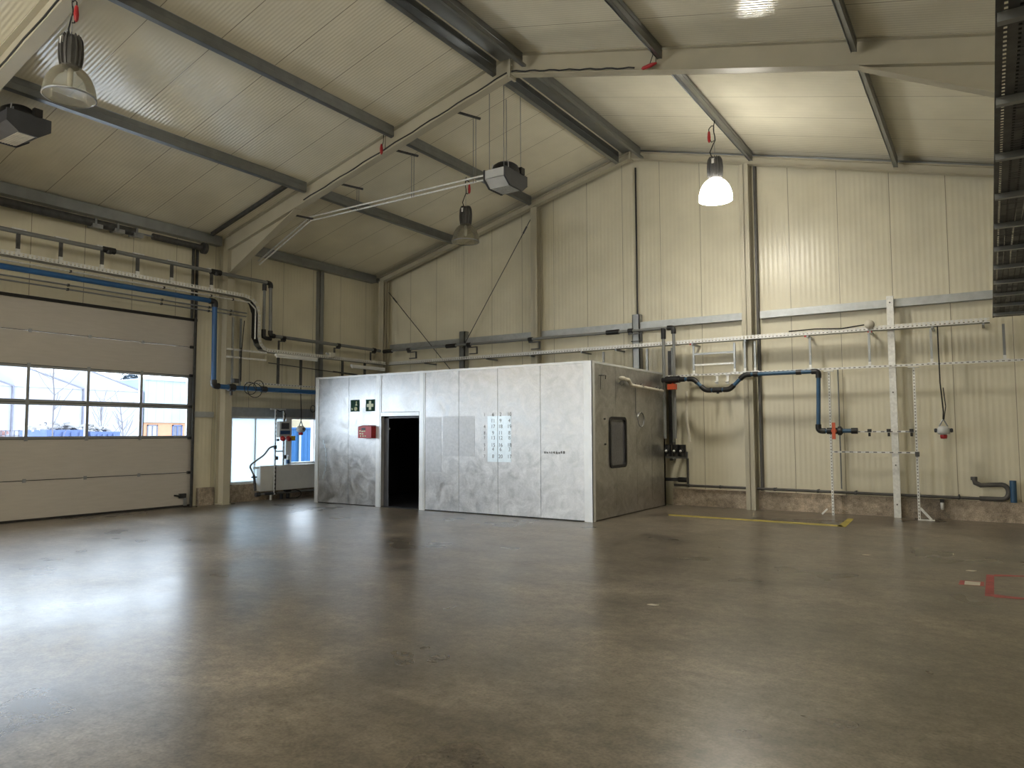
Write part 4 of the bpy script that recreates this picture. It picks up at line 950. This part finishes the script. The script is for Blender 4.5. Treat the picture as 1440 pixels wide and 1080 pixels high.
# ------------------------------------------------------------------ overhead tray on the right
ot = thing('cable_tray', 'dark perforated overhead cable tray running towards the back wall at the right edge', 'cable tray', (.35, 9, 3.6), 'cable trays')
tx0, tx1, tz = .105, .665, 3.66
mb = MB(); rows_x = 9
ny = 240; Y0, Y1 = 3.2, 15.45
dx = (tx1-tx0)/rows_x; dy = (Y1-Y0)/ny
V = []; F = []
for i in range(ny):
    ya = Y0+i*dy; yb_, yc_ = ya+dy*.22, ya+dy*.78
    # solid strip across, then strip with holes
    k = len(V); V += [(tx0, ya, tz), (tx1, ya, tz), (tx1, yb_, tz), (tx0, yb_, tz)]; F.append((k, k+1, k+2, k+3))
    k = len(V); V += [(tx0, yc_, tz), (tx1, yc_, tz), (tx1, ya+dy, tz), (tx0, ya+dy, tz)]; F.append((k, k+1, k+2, k+3))
    for j in range(rows_x+1):
        xa = tx0+dx*(j-.5)+.008; xb = xa+dx-.016
        xa = max(xa, tx0); xb = min(xb, tx1)
        k = len(V); V += [(xa, yb_, tz), (xb, yb_, tz), (xb, yc_, tz), (xa, yc_, tz)]; F.append((k, k+1, k+2, k+3))
mb.add(V, F)
to_ = mb.build('tray_floor', 'galv_dark', ot)
md = to_.modifiers.new('thickness', 'SOLIDIFY'); md.thickness = .003
for x in (tx0, tx1): MB().box((x-.004, Y0, tz-.004), (x+.004, Y1, tz+.11)).box((x-.012, Y0, tz-.006), (x+.012, Y1, tz-.001)).build('side_rail', 'galv_dark', ot)
for k in range(11):
    y = 4.13+k*1.07
    c_ = MB().box((tx0-.005, y-.025, tz-.055), (tx1+.12, y+.025, tz-.05)).box((tx0-.005, y-.025, tz-.05), (tx1+.12, y-.021, tz-.008)).box((tx0-.005, y+.021, tz-.05), (tx1+.12, y+.025, tz-.008)).build('cross_bar', 'galv', ot)
    yr = y+(.20 if k == 6 else 0)
    MB().tube([(tx1+.08, y, tz-.03), (tx1+.08, yr, tz+.3), (tx1+.08, yr, zr(tx1)-.05)], .008, 6).build('hanger_rod', 'galv', c_)
cb = MB()
rs = random.Random(5)
for k in range(9):
    x = tx0+.10+.048*k
    cb.tube([(x+rs.uniform(-.015, .015), Y0+(Y1-Y0)*i/8, tz+.025+rs.uniform(0, .03)) for i in range(9)], .019, 6)
part_label(tag(cb.build('cables', 'rubber', ot), kind='stuff'), 'bundle of black cables lying in the tray')

# ------------------------------------------------------------------ left bay under the window
ra = thing('radiator', 'white flat panel radiator under the left window', 'radiator', (-15.1, 12.6, .2))
MB().box((-15.10, 11.70, .22), (-15.02, 13.60, .84)).build('front_panel', 'white', ra)
MB().box((-15.19, 11.72, .24), (-15.13, 13.58, .82)).build('rear_panel', 'white', ra)
gr = MB()
for k in range(38): gr.box((-15.17, 11.75+.048*k, .832), (-15.04, 11.762+.048*k, .842))
gr.build('top_grille', 'white', ra)
for y in (11.69, 13.605): MB().box((-15.18, y-.008, .23), (-15.03, y+.008, .835)).build('side_cover', 'white_plastic', ra)
MB().tube([(-15.10, 11.69, .80), (-15.10, 11.60, .80)], .022, 8).lathe((-15.10, 11.60, .80), [(.03, 0), (.034, -.03), (.025, -.07), (0, -.07)], 12, (0, 1, 0)).build('thermostat', 'white_plastic', ra)
rp = thing('heating_pipe', 'grey pipe running along the floor under the radiator', 'pipe', (-15.0, 12.6, .05))
run(rp, [(-14.96, 11.55, .16), (-14.96, 14.2, .16)], .028, 'grey_pipe', 'grey_pipe')
for y in (11.95, 13.45): part_label(MB().box((-14.98, y-.02, 0), (-14.94, y+.02, .14)).build('support', 'white_plastic', rp), 'white support')
for y in (12.28, 12.48): MB().box((-15.0, y-.03, 0), (-14.93, y+.03, .13)).build('foot', 'dark_box', rp)
MB().tube([(-14.96, 11.50, .16), (-14.96, 11.62, .16)], .05, 10).tube([(-14.96, 11.75, .16), (-14.96, 12.1, .16)], .038, 10).build('valve', 'dark_box', rp)
MB().cbox((-14.92, 12.42, .20), (.10, .16, .05)).build('bracket', 'black', rp)
part_label(MB().tube([(-14.90, 12.40+.25*math.cos(a)+.2, .10+.11*math.sin(a)) for a in [i*math.pi/8-2.6 for i in range(13)]], .012, 6).build('cable', 'rubber', rp), 'loose black cable')
hs = thing('hose', 'grey flexible hose curving from the strut stand down to the radiator pipe', 'hose', (-14.9, 11.6, .16))
hpts = [(-14.930, 11.990, 1.315), (-14.930, 11.862, 1.282), (-14.930, 11.697, 1.112), (-14.930, 11.472, 0.981), (-14.930, 11.313, 0.867), (-14.930, 11.356, 0.747), (-14.930, 11.419, 0.641)]
P_ = [Vector(p) for p in hpts]; sm_ = [P_[0]]
for i in range(len(P_)-1):
    a, b = P_[i], P_[i+1]; pa = P_[max(0, i-1)]; pb = P_[min(len(P_)-1, i+2)]
    for k in range(1, 5):
        t = k/4; sm_.append(.5*((2*a)+(b-pa)*t+(2*pa-5*a+4*b-pb)*t*t+(3*a-pa-3*b+pb)*t**3))
MB().tube(sm_, .022, 8).build('tube', 'grey_pipe', hs)
MB().tube([(-14.930, 11.419, 0.641), (-14.930, 11.443, 0.504), (-14.930, 11.469, 0.263)], .032, 10).tube([(-14.930, 11.360, 0.593), (-14.930, 11.502, 0.586)], .02, 8).build('tap', 'dark_box', hs)
st = thing('strut_stand', 'perforated twin strut stand in front of the left window', 'stand', (-14.9, 12.4, .1))
sy = [12.030, 12.282]
for y, z0 in zip(sy, (.13, .84)):
    p, q = (-14.93, y, z0), (-14.93, y, 2.25)
    u = strut(p, q, .034, (1, 0, 0)).build('upright', 'galv_light', st); tag(slots(p, q, .034, (1, 0, 0), .10).build('slots', 'dark_pipe', u), kind='stuff')
MB().box((-14.95, sy[0], 1.18), (-14.91, sy[1], 1.21)).build('cross_rail', 'galv_light', st)
MB().box((-14.95, sy[0]-.15, 2.23), (-14.91, sy[1]+.05, 2.26)).build('cross_rail', 'galv_light', st)
part_label(MB().tube([(-14.92, sy[0]+.02, .85), (-14.92, sy[0]+.02, .17)], .014, 6).build('cable', 'rubber', st), 'dark cable')
for y, z in ((sy[0]+.03, 1.03), (sy[1]+.02, 1.05), (sy[0]-.02, 1.30)): MB().cbox((-14.90, y, z), (.05, .06, .09)).build('clamp', 'galv_dark', st)
part_label(MB().tube([(-14.92, sy[0], 2.24), (-14.92, sy[0]+.12, 2.19), (-14.92, sy[1], 2.22), (-14.92, sy[1]+.05, 2.12), (-14.92, sy[1]+.02, 1.95)], .012, 6).build('cable', 'rubber', st), 'dark cable')
so = thing('socket_box', 'grey combination socket box with red outlets on the strut stand', 'socket', (-14.86, 12.5, 1.5))
yo, zo = 12.223, 1.721
MB().box((-14.908, yo-.17, zo-.18), (-14.80, yo+.17, zo+.22)).build('casing', 'grey_box', so)
part_label(MB().box((-14.80, yo-.12, zo+.03), (-14.793, yo+.12, zo+.18)).build('fuse_flap', 'dark_glass', so), 'smoked flap')
for k in (-1, 0, 1): part_label(MB().box((-14.80, yo+k*.1-.045, zo-.10), (-14.785, yo+k*.1+.045, zo-.01)).build('outlet', 'blue_socket', so), 'blue outlet')
for k in (-1, 1): part_label(MB().lathe((-14.80, yo+k*.09, zo-.20), [(.0, .08), (.05, .08), (.065, .0), (.04, -.02)], 14, (1, 0, -.4)).build('outlet', 'red', so), 'red outlet')
MB().tube([(-14.80, yo-.24, zo-.24), (-14.80, yo-.19, zo-.24)], .03, 8).build('gland', 'dark_box', so)
hanging_socket(-14.75, 12.678, 1.739, 3.6, 'dark socket pendant hanging in front of the blue container view', 1, False)
sb = thing('spray_bottle', 'small white and blue bottle standing on the radiator', 'bottle', (-15.06, 12.546, .842))
yb2 = 12.546
MB().lathe((-15.06, yb2, .842), [(0, 0), (.038, 0), (.042, .02), (.042, .15), (.02, .19), (.016, .22)], 16).build('body', 'white_plastic', sb)
part_label(MB().lathe((-15.06, yb2, .842), [(.043, .03), (.043, .13)], 16).build('label', 'blue_pipe', sb), 'blue label')
MB().box((-15.10, yb2-.012, 1.06), (-15.02, yb2+.012, 1.09)).tube([(-15.06, yb2, 1.05), (-15.06, yb2, 1.09)], .018, 8).build('trigger', 'white_plastic', sb)
solo('yellow_tag', MB().box((-14.80, 12.350, 1.460), (-14.79, 12.541, 1.577)), 'yellow', 'small yellow tag beside the socket box', 'tag')
solo('wall_ring', MB().tube([(-15.1+.0, 13.375+.08*math.cos(a), 2.290+.09*math.sin(a)) for a in [i*math.pi/8 for i in range(17)]], .010, 6), 'galv_dark', 'small wire ring at the lintel beside the cabin corner', 'ring')

# ------------------------------------------------------------------ marks on the floor
def floor_strip(pts, m, name, label, cat, group=None):
    return solo(name, MB().prism([(x, y, .0005) for x, y in pts], (0, 0, .0015)), m, label, cat, group)
def q(*p): return [(a[0], a[1]) for a in p]
M['yellow_worn'] = mat('worn yellow floor tape', (0.42, 0.34, 0.06), 0.5, var=0.35, scale=9)
M['red_worn'] = mat('worn red floor tape', (0.36, 0.06, 0.065), 0.5, var=0.3, scale=9)
floor_strip(q((-5.488, 14.099, 0.000), (-2.280, 14.065, 0.000), (-2.207, 13.825, 0.000), (-5.405, 13.885, 0.000)), 'yellow_worn', 'floor_tape', 'long worn yellow tape line on the floor before the back wall', 'floor tape', 'yellow floor tape')
floor_strip(q((-2.309, 13.818, 0.000), (-2.340, 15.152, 0.000), (-2.238, 15.215, 0.000), (-2.168, 13.793, 0.000)), 'yellow_worn', 'floor_tape', 'short bright yellow tape piece at the end of the long line', 'floor tape', 'yellow floor tape')
floor_strip(q((-0.119, 8.823, 0.000), (-0.113, 10.129, 0.000), (-0.038, 10.127, 0.000), (-0.042, 8.835, 0.000)), 'red_worn', 'floor_tape', 'broad red tape piece on the floor at the right', 'floor tape', 'red floor tape')
floor_strip(q((-0.041, 8.949, 0.000), (0.234, 8.917, 0.000), (0.232, 8.843, 0.000), (-0.042, 8.797, 0.000)), 'red_worn', 'floor_tape', 'thin red tape line leading to the right edge', 'floor tape', 'red floor tape')
floor_strip(q((-0.038, 10.177, -0.000), (0.280, 10.279, -0.000), (0.278, 10.230, -0.000), (-0.038, 10.053, -0.000)), 'red_worn', 'floor_tape', 'faded thin red line behind the broad red tape', 'floor tape', 'red floor tape')
floor_strip(q((-0.360, 9.320, 0.000), (-0.355, 9.592, 0.000), (-0.131, 9.621, 0.000), (-0.129, 9.359, 0.000)), 'red_worn', 'floor_tape', 'red tape stub under the paper label', 'floor tape', 'red floor tape')
solo('paper_label', MB().prism([(a[0], a[1], .003) for a in ((-0.308, 9.331, 0.000), (-0.308, 9.554, -0.000), (-0.163, 9.578, 0.000), (-0.167, 9.356, 0.000))], (0, 0, .0015)), 'cream_pipe', 'pale paper label stuck on the red tape stub', 'label')
for (px, py, lab) in (((-2.769, 6.671, 0.000), 0, 'tiny pale scrap lying in the middle of the floor'), ((-1.465, 10.865, -0.000), 0, 'tiny pale scrap lying in front of the strut frame'), ((-0.269, 10.286, 0.000), 0, 'tiny pale scrap lying near the red tape')):
    x, y = px[0], px[1]
    solo('paper_scrap', MB().prism([(x-.05, y-.015, .001), (x+.03, y-.02, .001), (x+.06, y+.012, .004), (x-.02, y+.02, .003)], (0, 0, .004)), 'cream_pipe', lab, 'scrap', 'scraps on the floor')

# ------------------------------------------------------------------ the yard outside
struct('trim_3', MB().box((-140, -90, -.30), (XL-.35, 120, -.05)).box((XL-.35, -90, -.30), (60, YF-.35, -.05)), 'ground', 'pale paved yard outside the left wall', 'yard')
M['hall_white'] = mat('white sheet facade', (0.189, 0.189, 0.217), 0.8, var=0.04, spec=0.1)
M['hall_roof'] = mat('white membrane roof', (0.238, 0.241, 0.252), 0.8, var=0.02, spec=0.1)
M['line'] = mat('grey gutter edge', (0.098, 0.098, 0.119), 0.6, spec=0.1)
M['pale_cyan'] = rib_mat('pale corrugated cladding', (0.182, 0.217, 0.224), 'Y', 0.5, 0.52, 0, rough=0.7, spec=0.1)
M['peach'] = mat('peach render', (0.266, 0.147, 0.091), 0.8, var=0.06, spec=0.1)
M['cream_out'] = mat('cream render', (0.238, 0.210, 0.147), 0.8, var=0.03, spec=0.1)
M['skip_blue'] = mat('blue skip paint', (0.063, 0.087, 0.175), 0.6, var=0.1, spec=0.1)
M['box_blue'] = mat('container blue', (0.013, 0.052, 0.13), 0.6, var=0.06, spec=0.1)
M['rubble'] = mat('pale rubble', (0.210, 0.203, 0.203), 0.9, var=0.25, scale=4)
M['bark'] = mat('bark', (0.085, 0.078, 0.085), 0.9)
M['needles'] = mat('conifer needles', (0.070, 0.098, 0.126), 0.8, var=0.3)
M['pale_red'] = mat('faded red cloth', (0.196, 0.105, 0.098), 0.8, var=0.4)
# white saw-tooth hall
X0 = -42.0
eave = 4.1
teeth = [(2.0, 8.2), (8.2, 12.6), (12.6, 17.35), (17.35, 20.85), (20.85, 24.2)]
wh = thing('warehouse', 'white hall with a saw-tooth roof behind the yard', 'building', (X0-8, 13, -.05))
MB().box((X0-16, 2.0, -.05), (X0, 24.2, eave)).build('wall', 'hall_white', wh)
for ya, yb3 in teeth:
    h = (yb3-ya)*.34
    MB().prism([(X0-16, ya, eave), (X0-16, yb3, eave), (X0-16, ya, eave+h)], (16.05, 0, 0)).build('roof_bay', 'hall_roof', wh)
    MB().bar((X0+.06, ya, eave+h), (X0+.06, yb3, eave), .06, .07).build('gutter', 'line', wh)
    MB().box((X0+.02, yb3-.10, -.05), (X0+.10, yb3-.02, eave)).build('downpipe', 'line', wh)
# corrugated building with a peach base
pb = thing('workshop', 'pale corrugated workshop with a peach coloured base', 'building', (-40, 28, -.05))
MB().box((-46, 24.26, 2.3), (-41.9, 34, 4.85)).build('cladding', 'pale_cyan', pb)
MB().box((-46, 24.3, -.05), (-42.0, 34, 2.3)).build('base', 'peach', pb)
MB().box((-46, 24.26, 4.84), (-41.8, 34.1, 4.95)).build('roof_edge', 'hall_roof', pb)
for y0, y1, m_ in ((24.5, 25.15, 'line'), (26.1, 26.75, 'skip_blue')):
    f_ = MB().box((-42, y0, 1.3), (-41.93, y1, 1.36)).box((-42, y0, 2.1), (-41.93, y1, 2.16)).box((-42, y0, 1.3), (-41.93, y0+.06, 2.16)).box((-42, y1-.06, 1.3), (-41.93, y1, 2.16)).box((-42, (y0+y1)/2-.03, 1.36), (-41.93, (y0+y1)/2+.03, 2.1)).build('window_frame', m_, pb)
    MB().box((-41.98, y0+.06, 1.36), (-41.97, y1-.06, 2.1)).build('window_pane', 'hall_roof' if m_ == 'line' else 'line', f_)
# skips heaped with rubble
def skip(x, y0, y1, z, label):
    r = thing('skip_container', label, 'skip', (x, (y0+y1)/2, -.05), 'blue skips')
    MB().prism([(x, y0+.25, -.05), (x, y1-.25, -.05), (x, y1, z), (x, y0, z)], (-2.0, 0, 0)).build('body', 'skip_blue', r)
    for k in range(4):
        yy = y0+.25+(y1-y0-.5)*k/3; MB().box((x, yy-.03, .1), (x+.06, yy+.03, z-.08)).build('rib', 'skip_blue', r)
    return r
skip(-26, 11.75, 13.05, 1.78, 'blue skip heaped with pale rubble, left one in the yard')
skip(-26, 13.15, 14.2, 1.72, 'blue skip heaped with pale rubble, right one in the yard')
def heap(name, x, y0, y1, z, h, label, m, seed, cat='rubble heap'):
    rr = random.Random(seed); mb = MB()
    for k in range(90):
        u_ = rr.random(); yy = y0+(y1-y0)*u_; zz = z+h*math.sin(math.pi*u_)*rr.uniform(.2, 1); s_ = rr.uniform(.05, .14)
        a = rr.uniform(0, 3); d_ = Vector((math.cos(a), math.sin(a), rr.uniform(-.6, .6))).normalized()*s_
        c0 = Vector((x-rr.uniform(.2, 1.7), yy, zz)); mb.bar(c0-d_, c0+d_, s_, s_*rr.uniform(.3, 1))
    tag(mb.build(name, m), label, cat, None, 'stuff')
heap('rubble', -26, 11.8, 13.0, 1.76, .28, 'pale rubble heaped in the left blue skip', 'rubble', 1)
heap('rubble', -26, 13.2, 14.15, 1.70, .26, 'pale rubble heaped in the right blue skip', 'rubble', 2)
mc = thing('mesh_crate', 'wire mesh crate of faded bags at the left edge of the door windows', 'crate', (-24, 9.2, -.05))
cy0, cy1 = 8.6, 10.209
g = MB()
for k in range(15): g.box((-24.02, cy0+(cy1-cy0)*k/14-.012, .6), (-24, cy0+(cy1-cy0)*k/14+.012, 1.75))
for z in (.6, .9, 1.2, 1.45, 1.6, 1.74): g.box((-24.02, cy0, z-.012), (-24, cy1, z+.012))
g.build('mesh_side', 'line', mc)
MB().box((-25.2, cy0, -.05), (-24.05, cy1, .6)).build('base', 'line', mc)
heap('bags', -23.9, cy0+.1, cy1-.1, 1.3, .75, 'faded red and white bags in the wire mesh crate', 'pale_red', 4, 'bags')
# conifer and bare saplings
tr = thing('conifer', 'bluish conifer rising behind the white hall', 'tree', (-62, 34.7, -.05))
MB().tube([(-62, 34.7, -.05), (-62, 34.7, 7.6)], .15, 8).build('trunk', 'bark', tr)
rr = random.Random(9); fo = MB()
for k in range(1400):
    z = rr.uniform(4.2, 7.9); rad = (8.1-z)*.42+.15; a = rr.uniform(0, 6.283); q_ = rad*math.sqrt(rr.random())
    c_ = Vector((-62+q_*math.cos(a), 34.7+q_*math.sin(a), z)); d_ = Vector((math.cos(a), math.sin(a), rr.uniform(-.7, .1)))*.34; s_ = Vector((-math.sin(a), math.cos(a), .2))*.10
    fo.add([c_-s_, c_+s_, c_+d_+s_*.4, c_+d_-s_*.4], [(0, 1, 2, 3)])
fo.build('foliage', 'needles', tr)
def sapling(x, y, h, n, label, seed):
    r = thing('bare_sapling', label, 'tree', (x, y, -.05), 'bare saplings')
    rr = random.Random(seed)
    tk = [Vector((x, y, -.05))]
    for k in range(8): tk.append(tk[-1]+Vector((0, rr.uniform(-.08, .08), h/8)))
    MB().tube(tk, .022, 6).build('stem', 'bark', r)
    b = MB()
    for k in range(n):
        p0 = tk[rr.randrange(2, 9)]; d_ = Vector((rr.uniform(-.5, .5), rr.uniform(-.6, .6), rr.uniform(.3, 1))).normalized()*rr.uniform(.4, 1.0)
        b.tube([p0, p0+d_*.6, p0+d_+Vector((0, 0, .1))], .009, 4, False)
    tag(b.build('twigs', 'bark', r), kind='stuff')
sapling(-25, 11.411, 3.9, 12, 'thin bare sapling in front of the left blue skip', 11)
sapling(-30, 15.697, 2.9, 26, 'bushy bare sapling behind the right blue skip', 12)
sapling(-33, 18.094, 2.9, 26, 'bushy bare sapling beside the corrugated workshop', 13)
# blue container and cream house beyond the small clear pane
bc = thing('shipping_container', 'bright blue container standing close outside the left window', 'container', (-20, 16, -.05))
mb = MB(); z1 = 1.78
for k in range(40):
    y = 15.2+k*.075; dxx = .006 if k % 2 else 0
    mb.box((-20.4, y, .0), (-19+dxx, y+.075, z1))
mb.build('side', 'box_blue', bc)
MB().box((-21.4, 15.15, -.05), (-18.95, 18.25, .05)).box((-21.4, 15.15, z1), (-18.95, 18.25, z1+.05)).build('frame', 'box_blue', bc)
part_label(MB().box((-18.96, 16.249-.03, .05), (-18.93, 16.293, z1)).build('stripe', 'pale_cyan', bc), 'pale door rod')
ho = thing('house', 'cream rendered house beyond the blue container', 'building', (-34, 28, -.05))
MB().box((-42, 25.0+9.5, -.05), (-33, 50, 7)).build('wall', 'cream_out', ho)
MB().box((-42.3, 34.3, 7), (-32.7, 50.3, 7.25)).build('roof', 'line', ho)
